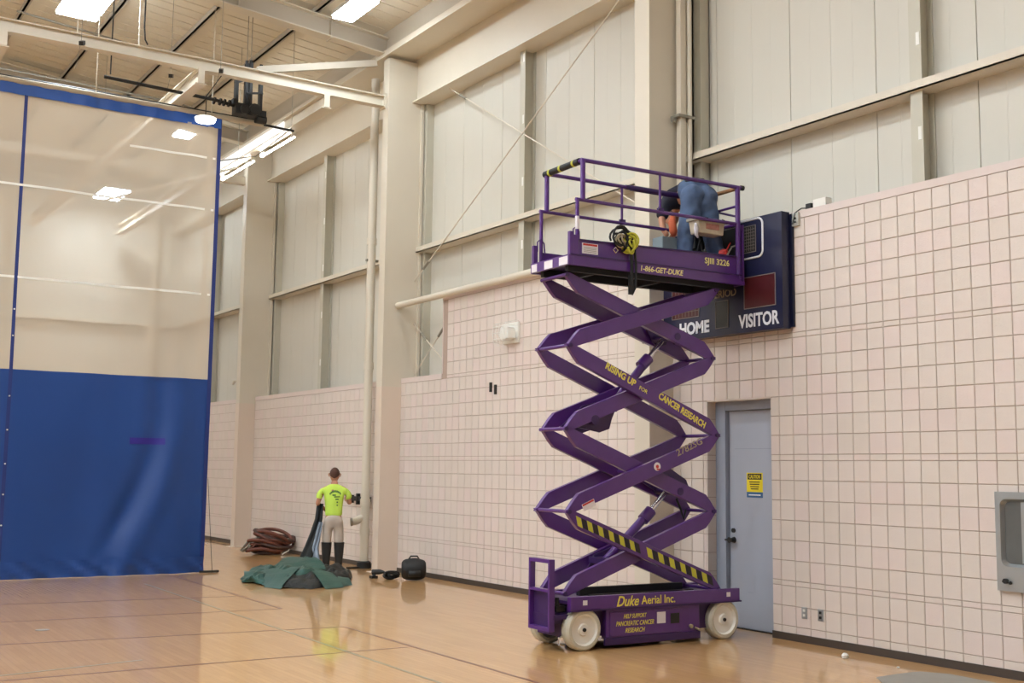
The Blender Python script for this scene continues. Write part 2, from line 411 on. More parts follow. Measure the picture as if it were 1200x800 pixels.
# ---- the other walls
wf = make('wall_far', B().box(XL, 9.6, YEND, YEND + .2, 0, 11.2), M_panel); setp(wf, kind='structure')
make('girt', B().box(XL, 9.25, YEND - .2, YEND - .18, 5.36, 5.45).box(XL, 9.25, YEND - .18, YEND, 5.43, 5.45).box(XL, 9.25, YEND - .2, YEND, 5.36, 5.375), M_steel, wf)
make('block_band', B().box(XL, 9.03, YEND - .22, YEND, 0, 3.19), M_block, wf)
for x in (8.7, 5.2, 1.6, -2.0, -6): make('wind_post', B().box(x - .08, x + .08, YEND - .2, YEND - .01, 3.19, zdeck(x) - .1), M_stud if x < 8 else M_steel, wf)
for k in range(26): make('metal_panel', B().box(9.2 - 1.19 * (k + 1) + .012, 9.2 - 1.19 * k, YEND - .03, YEND - .004, 3.1, 9.2), M_panel, wf)
M_far = mat('hall_grey_paint', (176, 182, 190), .7)
wl = make('wall_left', B().box(XL - .2, XL, YB, YEND, 0, 9.8), M_far); setp(wl, kind='structure')
wb = make('wall_back', B().box(XL, 9.6, YB - .2, YB, 0, 11.2), M_far); setp(wb, kind='structure')
# ---- ceiling
cb = B()
for xa, xb in ((RIDGE, 9.6), (XL - .1, RIDGE)):
    cb.add([(xa, YB, zdeck(xa)), (xb, YB, zdeck(xb)), (xb, YEND + .1, zdeck(xb)), (xa, YEND + .1, zdeck(xa)),
            (xa, YB, zdeck(xa) + .1), (xb, YB, zdeck(xb) + .1), (xb, YEND + .1, zdeck(xb) + .1), (xa, YEND + .1, zdeck(xa) + .1)],
           [(3, 2, 1, 0), (4, 5, 6, 7), (0, 1, 5, 4), (1, 2, 6, 5), (2, 3, 7, 6), (3, 0, 4, 7)])
ce = make('ceiling', cb, M_ceil); setp(ce, kind='structure')
rb = B(); y = 6.0
while y < YEND:
    rb.beam((8.6, y, zdeck(8.6) - .006), (-5, y, zdeck(-5) - .006), .02, .014); y += .30
o = make('deck_ribs', rb, M_ceil, ce); o['kind'] = 'stuff'
for x in (7.35, 6.05, 4.75, 3.45, 2.15, .85, -.6, -2.1):
    z = zdeck(x)
    make('purlin', B().box(x - .02, x + .02, 3, YEND, z - .10, z).box(x - .02, x + .05, 3, YEND, z - .10, z - .09), M_ceil2, ce)
    make('insulation_band', B().box(x + .06, x + .42, 3, YEND, z - .035, z - .002), M_ceil, ce)
# eave: purlin, soffit with a lip, deep face beam
ea = empty('eave_beam', (9.1, 10, 8.0), label='deep cream steel eave beam along the top of the long wall, with a bright lower lip', cat='beam')
make('web', B().box(9.22, 9.36, YB, YEND, 8.0, 8.76), M_steel, ea)
make('bottom_flange', B().box(9.12, XP, YB, YEND, 7.97, 8.0), M_steel, ea)
make('soffit', B().box(8.62, 9.3, YB, YEND, 8.76, 8.79), M_steel, ea)
make('lip', B().box(8.58, 8.62, YB, YEND, 8.695, 8.80), M_steel, ea)
make('eave_purlin', B().box(8.68, 8.70, YB, YEND, 8.79, 9.2), M_ceil2, ea)
# ================================================================== STEEL
clab = ['steel column behind the purple lift, beside the scoreboard', 'tall cream steel column with the drain pipe and the worker beside it', 'cream steel column behind the coil of brown hose']
for i, yc in enumerate(COLS):
    cw = COLW[i]
    zb = 4.40 if i < 2 else 3.05
    c = empty('steel_column', (8.9, yc + .13, 0), label=(['steel column nearest the camera, outside the right edge of the photo'] + clab)[i], cat='column')
    make('shaft', B().box(8.67, 9.33, yc, yc + cw, zb, 8.69), M_steel, c)
    make('lower_shaft', B().box(8.667, 9.028, yc - .003, yc + cw + .003, .012, zb), M_colpink if i > 1 else M_steel, c)
    if i != 1: make('base_plate', B().box(8.60, 9.02, yc - .05, yc + cw + .05, 0, .012), M_colpink, c)
    if i >= 2: make('closer_flange', B().box(9.29, 9.335, yc - .05, yc + .3, 3.2, 8.0), M_steel, c)
    if i == 1: make('bolt', B().tube([(8.67, yc + .1, 3.2), (8.65, yc + .1, 3.2)], .015, 8), M_rod, c)
rlab = ['roof rafter nearest the camera, over the near end of the hall', 'sloping roof rafter above the scissor lift', 'sloping grey roof rafter running from the column by the drain pipe', 'sloping roof rafter seen beyond the curtain hoist', 'last sloping roof rafter before the end wall']
for i, yc in enumerate(COLS + [30.6]):
    y = yc + .13; b = B(); f = lambda a, z, d: (a, d, z)
    xs = [8.66, 5.5, 1.0, RIDGE]
    top = [(x, zdeck(x) - .158) for x in xs]; bot = [(x, zdeck(x) - .158 - (.28 + .045 * (8.66 - x) * .5)) for x in xs]
    r = empty('roof_rafter', (8.5, y, 8.7), label=rlab[i], cat='rafter')
    b = B()
    for k in range(3):
        b.prism([top[k], top[k + 1], bot[k + 1], bot[k]], f, y - .01, y + .01)
    make('web', b, M_ceil2, r)
    b = B()
    for k in range(3):
        b.beam((bot[k][0], y, bot[k][1]), (bot[k + 1][0], y, bot[k + 1][1]), .22, .02)
        b.beam((top[k][0], y, top[k][1]), (top[k + 1][0], y, top[k + 1][1]), .22, .02)
    make('flange', b, M_steel, r)
    b = B()
    for x in (7.6, 6.0, 4.4, 2.8): b.box(x - .01, x + .01, y - .1, y + .1, zdeck(x) - .5, zdeck(x) - .17)
    make('stiffener', b, M_ceil2, r)
cbm = empty('cross_beam', (5.5, 17.5, 7.86), label='level cream steel cross beam running from the pipe-side column out over the hall', cat='beam')
make('web', B().box(-9, 8.66, 17.49, 17.51, 7.86, 8.04), M_steel, cbm)
make('top_flange', B().box(-9, 8.66, 17.42, 17.58, 8.03, 8.045), M_steel, cbm)
make('bottom_flange', B().box(-9, 8.66, 17.42, 17.58, 7.855, 7.87), M_steel, cbm)
make('end_plate', B().box(8.64, 8.66, 17.40, 17.6, 7.82, 8.07), M_steel, cbm)
for x in (7.57, 5.45, 3.6, 4.5): 
    if x < 5: make('hanger', B().box(x - .008, x + .008, 17.49, 17.51, 8.04, zdeck(x) - .3), M_steel, cbm)
make('kicker', B().beam((6.4, 17.5, 8.06), (8.5, 17.5, 8.60), .08, .11), M_ceil2, cbm)
ylab = {7.57: 'brightly lit cream beam running back from the cross beam, closest to the wall', 5.45: 'cream beam with a white end running back over the blue top of the curtain', 2.58: 'cream beam at the left edge of the photo, over the curtain'}
for x in (7.57, 5.45, 2.58):
    t = empty('track_beam', (x, 17.4, 7.62), label=ylab[x], cat='beam')
    y1 = 30.5
    make('web', B().box(x - .012, x + .012, 17.40, y1, 7.63, 7.85), M_steel, t)
    make('flange', B().box(x - .085, x + .085, 17.40, y1, 7.615, 7.632), M_steel, t)
    make('flange', B().box(x - .085, x + .085, 17.40, y1, 7.84, 7.855), M_steel, t)
    make('end_plate', B().box(x - .05, x + .05, 17.385, 17.40, 7.63, 7.87), M_steel, t)
setp(make('cross_beam', B().box(-9, 9.2, 24.26, 24.30, 7.86, 8.04).box(-9, 9.2, 24.2, 24.36, 7.855, 7.87), M_steel), 'second level cream cross beam, beyond the curtain', 'beam')
# strut and bracing rods
t = B().tube([(8.93, 17.45, 4.42), (8.93, 10.68, 4.45)], .055, 14)
st = make('strut_pipe', t, M_steel, smooth='auto'); setp(st, 'round cream strut pipe lying level along the top of the block wall, between two columns', 'pipe')
make('bracket', B().box(8.87, 8.99, 17.36, 17.42, 4.34, 4.50).box(8.9, 8.96, 10.68, 10.72, 4.36, 4.52), M_steel, st)
def rod(p, q, lab):
    o = make('bracing_rod', B().tube([p, q], .011, 8), M_steel, smooth='auto'); setp(o, lab, 'rod')
    d = (Vector(q) - Vector(p)).normalized(); a = Vector(p) + d * .45
    make('turnbuckle', B().tube([a, a + d * .22], .022, 8), M_rod, o)
rod((9.24, 17.41, 4.82), (9.24, 11.6, 7.99), 'long thin bracing rod rising from the pipe-side column toward upper right, above the wall')
rod((9.27, 16.33, 8.0), (9.27, 10.70, 4.7), 'thin bracing rod falling from the eave beam toward the lift railing, crossing the other rod')
rod((9.24, 17.41, 4.20), (9.24, 16.05, 2.98 + .3), 'short lower bracing rod in the notch beside the pipe-side column')
rod((9.28, 15.99, 4.25), (9.28, 17.40, 3.22), 'faint short bracing rod crossing the lower rod in the wall notch')
# drain pipe beside the column
dp = empty('drain_pipe', (8.87, 18.25, 0), label='cream drain pipe running up the wall beside the column, with a capped branch', cat='pipe')
make('pipe', B().tube([(8.87, 18.25, .12), (8.87, 18.25, 8.6)], .075, 16), M_steel, dp, smooth='auto')
b = B()
for z in (.55, 1.05, 3.4, 5.6): b.tube([(8.87, 18.25, z), (8.87, 18.25, z + .12)], .088, 16)
make('coupling', b, M_steel, dp, smooth='auto')
make('cleanout', B().tube([(8.87, 18.25, .88), (8.73, 18.28, .80), (8.66, 18.30, .78)], [.06, .065, .065], 14), M_steel, dp, smooth='auto')
make('cleanout_cap', B().tube([(8.66, 18.30, .78), (8.63, 18.31, .778)], .07, 14), M_rod, dp, smooth='auto')
make('base_collar', B().tube([(8.87, 18.25, 0), (8.87, 18.25, .10), (8.87, 18.25, .12)], [.12, .12, .09], 16), M_black, dp, smooth='auto')
make('clamp', B().box(8.77, 9.0, 18.23, 18.28, 5.3, 5.34), M_rod, dp)
make('foot_bracket', B().box(8.55, 8.76, 18.2, 18.26, .0, .03), M_black, dp)
# downspout behind the near column
ds = empty('downspout', (9.15, 10.32, 4.44), label='narrow cream pipes running up beside the column at the scoreboard', cat='pipe')
make('pipe', B().box(9.06, 9.14, 10.30, 10.38, 4.44, 7.96), M_steel, ds)
make('pipe', B().tube([(9.20, 10.30, 4.44), (9.20, 10.30, 7.96)], .03, 12), M_steel, ds, smooth='auto')
make('clamp', B().box(9.0, 9.26, 10.26, 10.42, 5.93, 5.96).tube([(8.98, 10.36, 5.9), (9.02, 10.36, 5.9)], .03, 8), M_rod, ds)
hk = make('vent_hook', B().tube([(9.46, 26.1, 3.3), (9.40, 26.1, 3.3), (9.38, 26.1, 3.55), (9.34, 26.12, 3.66), (9.28, 26.2, 3.66), (9.26, 26.24, 3.6)], .03, 8), M_steel, smooth='auto')
setp(hk, 'small bent cream pipe on the panel left of the far column', 'pipe')

# ================================================================== LAMPS
def lamp(x, y, z, lab, sx=.32, sy=.62, grp=None):
    t = empty('ceiling_light', (x, y, z), label=lab, cat='lamp', group=grp)
    make('housing', B().prism([(-sx, .04), (sx, .04), (sx * .8, .14), (-sx * .8, .14)], lambda a, c, d: (x + a, y + d, z + c), -sy, sy), M_lampbody, t)
    make('diffuser', B().box(x - sx + .02, x + sx - .02, y - sy + .02, y + sy - .02, z + .0, z + .04), M_lamp, t)
    b = B()
    for d in (-sy * .7, sy * .7): b.tube([(x, y + d, z + .14), (x, y + d, zdeck(x) + .02)], .008, 6)
    make('hanger_rod', b, M_dark, t)
lamp(7.46, 16.15, 8.85, 'rectangular ceiling light near the top centre, beside the eave beam', .19, .5)
lamp(4.04, 19.2, 9.15, 'glaring ceiling light at the top left, above the curtain', .34, .6)
lamp(7.4, 24.6, 8.85, 'ceiling light seen just inside the top corner of the curtain netting', .2, .3)
lamp(7.05, 29.3, 8.38, 'ceiling light glowing through the middle of the curtain netting')
hid = 'rectangular ceiling light in the rows outside the frame'
for x in (3.9, .3, -3.3, -8.7, -12.3, -15.9):
    for y in (3.0, 6.5, 10.1, 13.2, 16.15, 18.55, 24.6, 29.3):
        if (x, y) in ((7.46, 16.15), (3.9, 18.55), (7.46, 18.55), (7.46, 24.6), (7.46, 29.3)) or (y == 16.15 and x < 7) or (y == 18.55 and x > 5): continue
        if (x, y) in ((3.9, 24.6), (3.9, 29.3), (.3, 24.6), (.3, 29.3)): continue
        lamp(x, y, zdeck(x) - .45, hid, .3, .6, 'ceiling lights outside the frame')
# small dome lamp in front of the curtain's top corner
t = empty('dome_lamp', (5.80, 18.2, 7.27), label='small bright lamp hanging over the blue top hem at the curtain corner', cat='lamp')
make('lens', B().lathe([(0, .0), (0, .15), (.05, .17), (.06, .0)], (5.80, 18.2, 7.27), (0, 0, 1), 20), emit('dome_glow', (255, 250, 240), 5), t)
make('shade', B().lathe([(.06, .175), (.09, .12), (.11, .02), (.11, 0)], (5.80, 18.2, 7.27), (0, 0, 1), 20), M_lampbody, t)
make('stem', B().tube([(5.80, 18.2, 7.38), (5.80, 18.2, 7.70), (5.80, 17.5, 7.84)], .008, 6), M_dark, t)

# ================================================================== CURTAIN
YC = 18.53; CX0 = -5.0; CX1 = 6.17
cu = empty('divider_curtain', (3, YC, 0), label='tall gym divider curtain, white netting above a solid blue vinyl skirt', cat='curtain')
def sheet(x0, x1, z0, z1, nx, nz, fn, xf=None):
    b = B(); vs = []
    for j in range(nz + 1):
        for i in range(nx + 1):
            x = x0 + (x1 - x0) * i / nx; z = z0 + (z1 - z0) * j / nz
            vs.append(((xf(x, z) if xf else x), YC + fn(x, z), z))
    fs = [(j * (nx + 1) + i, j * (nx + 1) + i + 1, (j + 1) * (nx + 1) + i + 1, (j + 1) * (nx + 1) + i) for j in range(nz) for i in range(nx)]
    return b.add(vs, fs)
def g(x, c, s): return math.exp(-((x - c) / s) ** 2)
def wave(x, z):
    k = max(0, 1 - z / 7.3); a = .025 * math.sin(x * 3.1 + .6) + .02 * math.sin(x * 5.3 + z * .5)
    sl_ = max(0, 2.5 - z) ** 1.6 * .22
    a += .075 * g(x, 5.35 - sl_, .17) * (1 if z < 3.1 else .6) * min(1, max(0, (z - .25) / .6)) - .045 * g(x, 5.68 - sl_ * .9, .18)
    a += .05 * g(x, 4.2, .3) * math.sin(z * 1.3) + .03 * noise.noise(Vector((x * 1.6, z * .5, 0)))
    if z < .35: a += .02 * math.sin(x * 14 + z * 22) * (.35 - z) / .35
    return a * (.35 + k) + .32 * max(0, (4 - x)) / 4 * max(0, 1 - z / 3.1) * (1 if x > 0 else 1)
edge = lambda x, z: x
SK = make('vinyl_skirt', sheet(CX0, CX1, .010, 3.10, 220, 60, wave), M_blue, cu, smooth=True)
NT = make('netting', sheet(CX0, CX1, 3.10, 7.32, 110, 30, wave), M_net, cu, smooth=True)
off = lambda d: (lambda x, z: wave(x, z) + d)
make('top_hem', sheet(CX0, CX1, 7.29, 7.46, 120, 3, lambda x, z: wave(x, z) * .5 - .015 + .012 * math.sin(x * 17)), M_bluel, cu, smooth=True)
make('top_hem_back', sheet(CX0, CX1, 7.29, 7.46, 120, 3, lambda x, z: wave(x, z) * .5 + .02), M_blue, cu, smooth=True)
make('bottom_hem', sheet(CX0, CX1, .010, .26, 220, 4, lambda x, z: wave(x, z) - .018 + .01 * math.sin(x * 21 + z * 30)), M_blue, cu, smooth=True)
for x in (3.12, .1, -2.9): make('vertical_seam', sheet(x - .025, x + .025, .28, 7.3, 2, 60, off(-.012)), M_blued, cu)
make('edge_band', sheet(CX1 - .05, CX1 + .015, .03, 7.46, 2, 60, off(-.012)), M_blued, cu)
make('edge_fold', sheet(CX1 - .22, CX1 - .12, 3.1, 7.3, 2, 30, off(-.02)), M_net, cu)
for z, xa in ((4.49, CX0), (5.90, CX0), (6.77, 4.7)): make('horizontal_tape', sheet(xa, CX1 - .07, z - .018, z + .018, 60, 1, off(-.012)), M_white, cu)
make('tape_patch', sheet(4.92, 5.46, 2.03, 2.13, 14, 3, off(-.008)), M_purtape, cu)
b = B()
for z in (.8, 1.25, 1.7, 2.2, 2.7, 3.6, 4.0): b.tube([(3.12, YC + wave(3.12, z) - .03, z), (3.12, YC + wave(3.12, z) - .012, z)], .012, 8)
make('grommet', b, M_white, cu)
make('bottom_chain', B().tube([(6.1, YC - .02, .022), (6.3, YC - .05, .02), (6.42, YC, .02)], .018, 8).tube([(6.3, YC - .05, .03), (6.26, YC - .02, .6), (6.19, YC, 1.5)], .004, 5), M_black, cu)
hp = make('curtain_rail', B().tube([(-9, YC, 7.50), (6.9, YC, 7.50)], .045, 10), mat('tan_rail_paint', (188, 176, 156), .6, var=.03), smooth='auto'); setp(hp, 'cream rail pipe carrying the top of the divider curtain', 'pipe')
make('rail_end', B().tube([(6.9, YC, 7.50), (7.46, YC, 7.48)], .022, 8), M_dark, hp, smooth='auto')
make('rail_cap_rod', B().tube([(-9, YC + .03, 7.565), (6.95, YC + .03, 7.56)], .016, 6), M_dark, hp)
make('rail_hanger', B().box(4.13, 4.145, YC - .008, YC + .008, 7.55, 9.5).box(6.0, 6.012, YC - .006, YC + .006, 7.55, 9.4), M_steel, hp)
# hoist
ho = empty('curtain_hoist', (6.5, 18.3, 7.55), label='black geared curtain hoist hanging above the corner of the divider curtain', cat='hoist')
make('drive_shaft', B().tube([(4.2, 18.3, 7.74), (5.95, 18.3, 7.70), (6.5, 18.3, 7.64)], .028, 10), M_dark, ho, smooth='auto')
b = B()
for x in (5.95, 6.05, 6.12, 6.2): b.tube([(x, 18.3, 7.685), (x + .03, 18.3, 7.68)], .06, 12)
make('shaft_coupling', b, M_dark, ho, smooth='auto')
for i, x in enumerate((6.33, 6.50, 6.57, 6.75)):
    zt = (8.14, 8.42, 8.44, 8.40)[i]
    make('upright', B().box(x - .028, x + .028, 18.26, 18.34, 7.62, zt), M_dark, ho)
    make('clamp_nut', B().tube([(x, 18.3, zt), (x, 18.3, zt + .05)], .03, 8), M_dark, ho)
b = B().box(6.3, 6.72, 18.2, 18.4, 7.52, 7.70).box(6.25, 6.34, 18.2, 18.38, 7.66, 7.76)
b.tube([(6.62, 18.15, 7.62), (6.62, 18.45, 7.62)], .1, 14).tube([(6.45, 18.15, 7.6), (6.45, 18.45, 7.6)], .08, 14)
make('gear_box', b, M_dark, ho, bevel=.01)
make('motor', B().tube([(6.68, 18.3, 7.5), (6.86, 18.3, 7.5)], .07, 14).box(6.7, 6.84, 18.22, 18.38, 7.54, 7.64), M_dark, ho)
make('cross_tie', B().beam((6.3, 18.3, 8.05), (6.78, 18.3, 8.3), .03, .04).beam((6.5, 18.26, 7.9), (6.78, 18.26, 7.95), .03, .03), M_dark, ho)
make('threaded_rod', B().tube([(6.57, 18.3, 8.3), (6.57, 18.3, 9.35)], .006, 5).tube([(6.5, 18.3, 8.3), (6.5, 18.3, 9.35)], .006, 5), M_rod, ho)
# small things hung from the roof
def hung(nm, pts, r, m, lab, cat, extra=None):
    o = make(nm, B().tube(pts, r, 6), m); setp(o, lab, cat)
    if nm == 'sway_pipe':
        for p in (pts[0], pts[-1]): make('hanger_wire', B().tube([p, (p[0], p[1], zdeck(p[0]) - .01)], .004, 5), M_rod, o)
    return o
hung('conduit', [(3.3, 21, zdeck(3.3) - .25), (6.0, 21, zdeck(6) - .22), (7.3, 21, zdeck(7.3) - .2)], .02, M_rod, 'thin dark conduit under the roof behind the hoist', 'pipe')
hung('conduit', [(-3, 21.5, 8.62), (2.9, 21.5, 8.60), (6.3, 21.5, 8.55), (6.6, 21.5, 8.5)], .018, M_rod, 'long thin conduit just above the curtain rail', 'pipe')
hung('hanger_cable', [(4.52, 17.3, 8.95), (4.52, 17.3, 8.3), (4.54, 17.3, 8.1), (4.58, 17.3, 8.03)], .012, M_dark, 'short dark cable with a bent end above the cross beam', 'cable')
hung('hanger_cable', [(4.15, 17.7, 9.5), (4.15, 17.7, 7.6)], .010, M_dark, 'dark vertical hanger rod crossing the cross beam left of centre', 'rod')
hung('sway_pipe', [(7.02, 20.06, 7.1), (5.86, 23.68, 7.1), (4.76, 27.4, 7.1)], .022, M_white, 'bright slanting pipe seen through the netting near its top corner', 'pipe')
hung('sway_pipe', [(7.42, 18.53, 7.52), (7.15, 19.5, 7.2), (5.2, 22.5, 7.2)], .012, M_rod, 'thin slanting guy wire running back from the end of the curtain rail', 'wire')
for x, y in ((5.72, 17.3), (3.62, 17.3), (5.2, 18.2)):
    o = make('pipe_clamp', B().beam((x - .02, y - .07, 7.82 if y < 18 else 7.9), (x + .05, y + .1, 7.9 if y < 18 else 7.96), .06, .06), M_dark); 
    setp(o, {5.72: 'small black clamp just under the cross beam, left of the hoist', 3.62: 'small black clamp under the cross beam below the glaring light', 5.2: 'small black clamp hanging above the drive shaft'}[x], 'clamp')
    make('wire', B().tube([(x, y, 7.9), (x, y, zdeck(x) - .02)], .004, 5), M_rod, o)
    make('wire', B().tube([(x, y, 7.9), (x, y + .3, 7.55)], .004, 5), M_rod, o)
# lit fluorescent strip fixtures under the bright beam, plus an added side glow
t = empty('strip_light', (7.35, 20, 7.4), label='thin fluorescent strip lights glowing along the beam beyond the curtain rail, with added lit-side glow', cat='lamp')
make('lit_face_panel', B().box(7.53, 7.55, 19.2, 22.8, 7.655, 7.83), emit('lit_face_glow', (250, 248, 244), 1.1), t)  # added glowing panel, stands in for the highlight on the beam's lit side
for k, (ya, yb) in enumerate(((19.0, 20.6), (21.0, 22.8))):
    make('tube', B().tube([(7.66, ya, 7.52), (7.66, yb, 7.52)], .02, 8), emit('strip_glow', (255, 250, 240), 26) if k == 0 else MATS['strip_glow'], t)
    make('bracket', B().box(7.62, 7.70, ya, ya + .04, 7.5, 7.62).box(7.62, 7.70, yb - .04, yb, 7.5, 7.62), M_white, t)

# ================================================================== DOOR
XD = 9.217
dr = empty('door_1', (XD, 9.35, 0)); setp(dr, kind='structure')
b = B().box(XW + .13, XD + .05, 9.69, 9.846, 0, 2.49).box(XW + .13, XD + .05, 8.86, 8.91, 0, 2.49).box(XW + .13, XD + .05, 8.91, 9.69, 2.39, 2.49)
make('door_frame', b, M_frame, dr, bevel=.004)
lf = make('door_leaf', B().box(XD, XD + .045, 8.915, 9.685, .012, 2.385), M_door, dr, bevel=.003)
make('kick_scuff', B().box(XD - .001, XD, 9.0, 9.6, 1.96, 1.966).box(XD - .001, XD, 9.33, 9.41, .40, .405).box(XD - .001, XD, 9.30, 9.302, .40, .58), M_frame, lf)
make('threshold', B().box(XD - .03, XD + .06, 8.91, 9.69, 0, .012), M_black, dr)
make('door_handle', B().tube([(XD, 9.62, .955), (XD - .05, 9.62, .955), (XD - .075, 9.62, .955)], [.035, .02, .034], 12).tube([(XD - .06, 9.62, .955), (XD - .06, 9.70, .955)], .011, 8), M_dark, dr, smooth='auto')
make('deadbolt', B().tube([(XD, 9.62, 1.06), (XD - .02, 9.62, 1.06)], .025, 12), M_dark, dr)
sg = make('caution_sign', B().box(XD - .004, XD, 9.17, 9.41, 1.49, 1.70), M_sticker); setp(sg, 'yellow and black CAUTION sticker on the grey-blue door', 'sign')
make('heading_bar', B().box(XD - .005, XD - .0035, 9.185, 9.395, 1.625, 1.69), M_hblack, sg)
make('lower_bar', B().box(XD - .005, XD - .0005, 9.17, 9.41, 1.43, 1.49), M_blsign, sg)
lettering('lettering', 'CAUTION', (XD - .0052, 9.29, 1.657), (0, -1, 0), (0, 0, 1), .17, .042, M_sticker, sg, bold=.02, depth=.001)
b = B()
for z in (1.60, 1.575, 1.55, 1.525): b.box(XD - .0055, XD - .004, 9.21 + (1.6 - z) * .3, 9.37 - (1.6 - z) * .3, z - .006, z + .004)
make('small_print', b, M_hblack, sg)
make('small_print', B().box(XD - .0065, XD - .005, 9.20, 9.38, 1.452, 1.464), M_lw, sg)

# ================================================================== WALL FITTINGS
df = empty('drinking_fountain', (9.0, 5.85, .73), label='stainless steel drinking fountain set into the block wall at the right edge', cat='fountain')
b = B().box(8.99, 9.02, 5.96, 6.19, .73, 1.565).box(8.99, 9.02, 5.3, 5.53, .73, 1.565).box(8.99, 9.02, 5.53, 5.96, 1.51, 1.565).box(8.99, 9.02, 5.53, 5.96, .73, .925)
b = B().prism([(6.19, .73), (6.19, 1.565), (5.3, 1.565), (5.3, .73)], lambda a, c, d: (d, a, c), 8.985, 8.99)
fr = B(); oy = (6.145, 5.50); oz = (.935, 1.505); N = 6
outer = [(6.19, .73), (6.19, 1.565), (5.3, 1.565), (5.3, .73)]
inner = []
for cx, cz, a0 in ((oy[0] - .06, oz[0] + .06, -90), (oy[0] - .06, oz[1] - .06, 0), (oy[1] + .06, oz[1] - .06, 90), (oy[1] + .06, oz[0] + .06, 180)):
    for k in range(N + 1):
        a = math.radians(a0 + 90 * k / N); inner.append((cx + .06 * math.cos(a), cz + .06 * math.sin(a)))
vs = [(8.985, a, c) for a, c in outer] + [(8.985, a, c) for a, c in inner] + [(9.02, a, c) for a, c in outer] + [(9.027, a * .94 + 5.82 * .06, c * .92 + 1.22 * .08) for a, c in inner]
n = len(inner); fs = []
q = n // 4
for s_ in range(4):
    for k in range(q - 1): fs.append((s_, 4 + s_ * q + k, 4 + s_ * q + k + 1))
    fs.append((s_, 4 + s_ * q + q - 1, 4 + ((s_ + 1) * q) % n, (s_ + 1) % 4))
for k in range(4): fs.append((k, (k + 1) % 4, 4 + n + (k + 1) % 4, 4 + n + k))
for k in range(n): fs.append((4 + k, 4 + (k + 1) % n, 8 + n + (k + 1) % n, 8 + n + k))
make('face_plate', B().add(vs, fs), M_ss, df)
make('basin', B().add(vs[8 + n:], [tuple(range(n))]), M_ssd, df)
make('inner_panel', B().box(9.0, 9.022, 5.60, 5.955, .97, 1.48), M_ss, df)
make('push_knob', B().tube([(8.985, 6.10, .815), (8.955, 6.10, .815)], .022, 12).tube([(8.985, 6.06, .80), (8.965, 6.06, .80)], .012, 8).tube([(8.97, 6.13, .81), (8.97, 6.05, .81)], .009, 8), M_dark, df)
for i, y in enumerate((8.417, 8.203)):
    o = make('outlet_plate', B().box(9.018, 9.029, y - .035, y + .035, .24, .355), M_ss, bevel=.003); setp(o, ('left outlet plate low on the wall, with a plug in it', 'right outlet plate low on the wall, with two dark sockets')[i], 'outlet')
    make('socket', B().box(9.014, 9.019, y - .014, y + .014, .31, .335).box(9.014, 9.019, y - .014, y + .014, .262, .287), M_dark if i else M_white, o)
sh = empty('wall_speaker', (8.98, 13.9, 3.5), label='small white caged alarm box high on the block wall, left of the lift', cat='alarm')
make('back_plate', B().box(9.0, 9.03, 13.72, 14.12, 3.50, 3.80), M_white, sh, bevel=.005)
make('housing', B().prism([(13.76, 3.56), (13.8, 3.72), (13.98, 3.74), (14.02, 3.6), (13.95, 3.53)], lambda a, c, d: (d, a, c), 8.86, 9.0), M_white, sh, bevel=.02)
b = B()
for k in range(6):
    y = 13.72 + .08 * k; b.tube([(9.0, y, 3.82), (8.84, y, 3.78), (8.82, y, 3.65), (8.84, y, 3.52), (9.0, y, 3.50)], .004, 5)
for z in (3.56, 3.65, 3.74): b.tube([(9.0, 13.70, z), (8.83, 13.72, z), (8.83, 14.12, z), (9.0, 14.14, z)], .004, 5)
make('wire_cage', b, M_white, sh)
for y, z, lab in ((14.46, 2.90, 'left'), (14.33, 2.86, 'right')):
    o = make('wall_hook', B().box(9.0, 9.03, y - .018, y + .018, z - .07, z + .07), M_dark); setp(o, lab + ' one of two small dark brackets on the block wall below the alarm box', 'bracket')
o = empty('wall_crank', (8.95, 18.6, 1.1), label='black bracket arm fixed to the wall behind the drain pipe', cat='bracket')
make('arm', B().box(8.94, 8.98, 18.25, 19.05, 1.12, 1.2), M_dark, o); make('tooth', B().box(8.93, 8.99, 18.45, 18.5, 1.06, 1.25).box(8.93, 8.99, 18.7, 18.75, 1.06, 1.25).box(8.93, 8.99, 18.95, 19.0, 1.08, 1.22), M_dark, o)
make('mount', B().box(8.98, 9.03, 18.55, 18.65, 1.05, 1.25), M_dark, o)
o = make('junction_box', B().box(9.03, 9.12, 8.05, 8.22, 4.438, 4.52), M_white); setp(o, 'small beige box with a wire on top of the wall beside the scoreboard', 'box')
make('adapter', B().box(9.05, 9.12, 8.27, 8.34, 4.438, 4.50), M_black, o); make('wire', B().tube([(9.05, 8.3, 4.45), (9.03, 8.38, 4.46), (9.0, 8.44, 4.42), (8.99, 8.47, 4.3)], .006, 6), M_dark, o)
o = make('mounting_plate', B().box(9.0, 9.03, 8.40, 8.49, 4.28, 4.42), M_gal); setp(o, 'small beige mounting plate at the top right corner of the scoreboard', 'plate'); make('screw', B().tube([(9.0, 8.44, 4.36), (8.99, 8.44, 4.36)], .012, 8).tube([(9.0, 8.44, 4.32), (8.99, 8.44, 4.32)], .009, 8), M_dark, o)

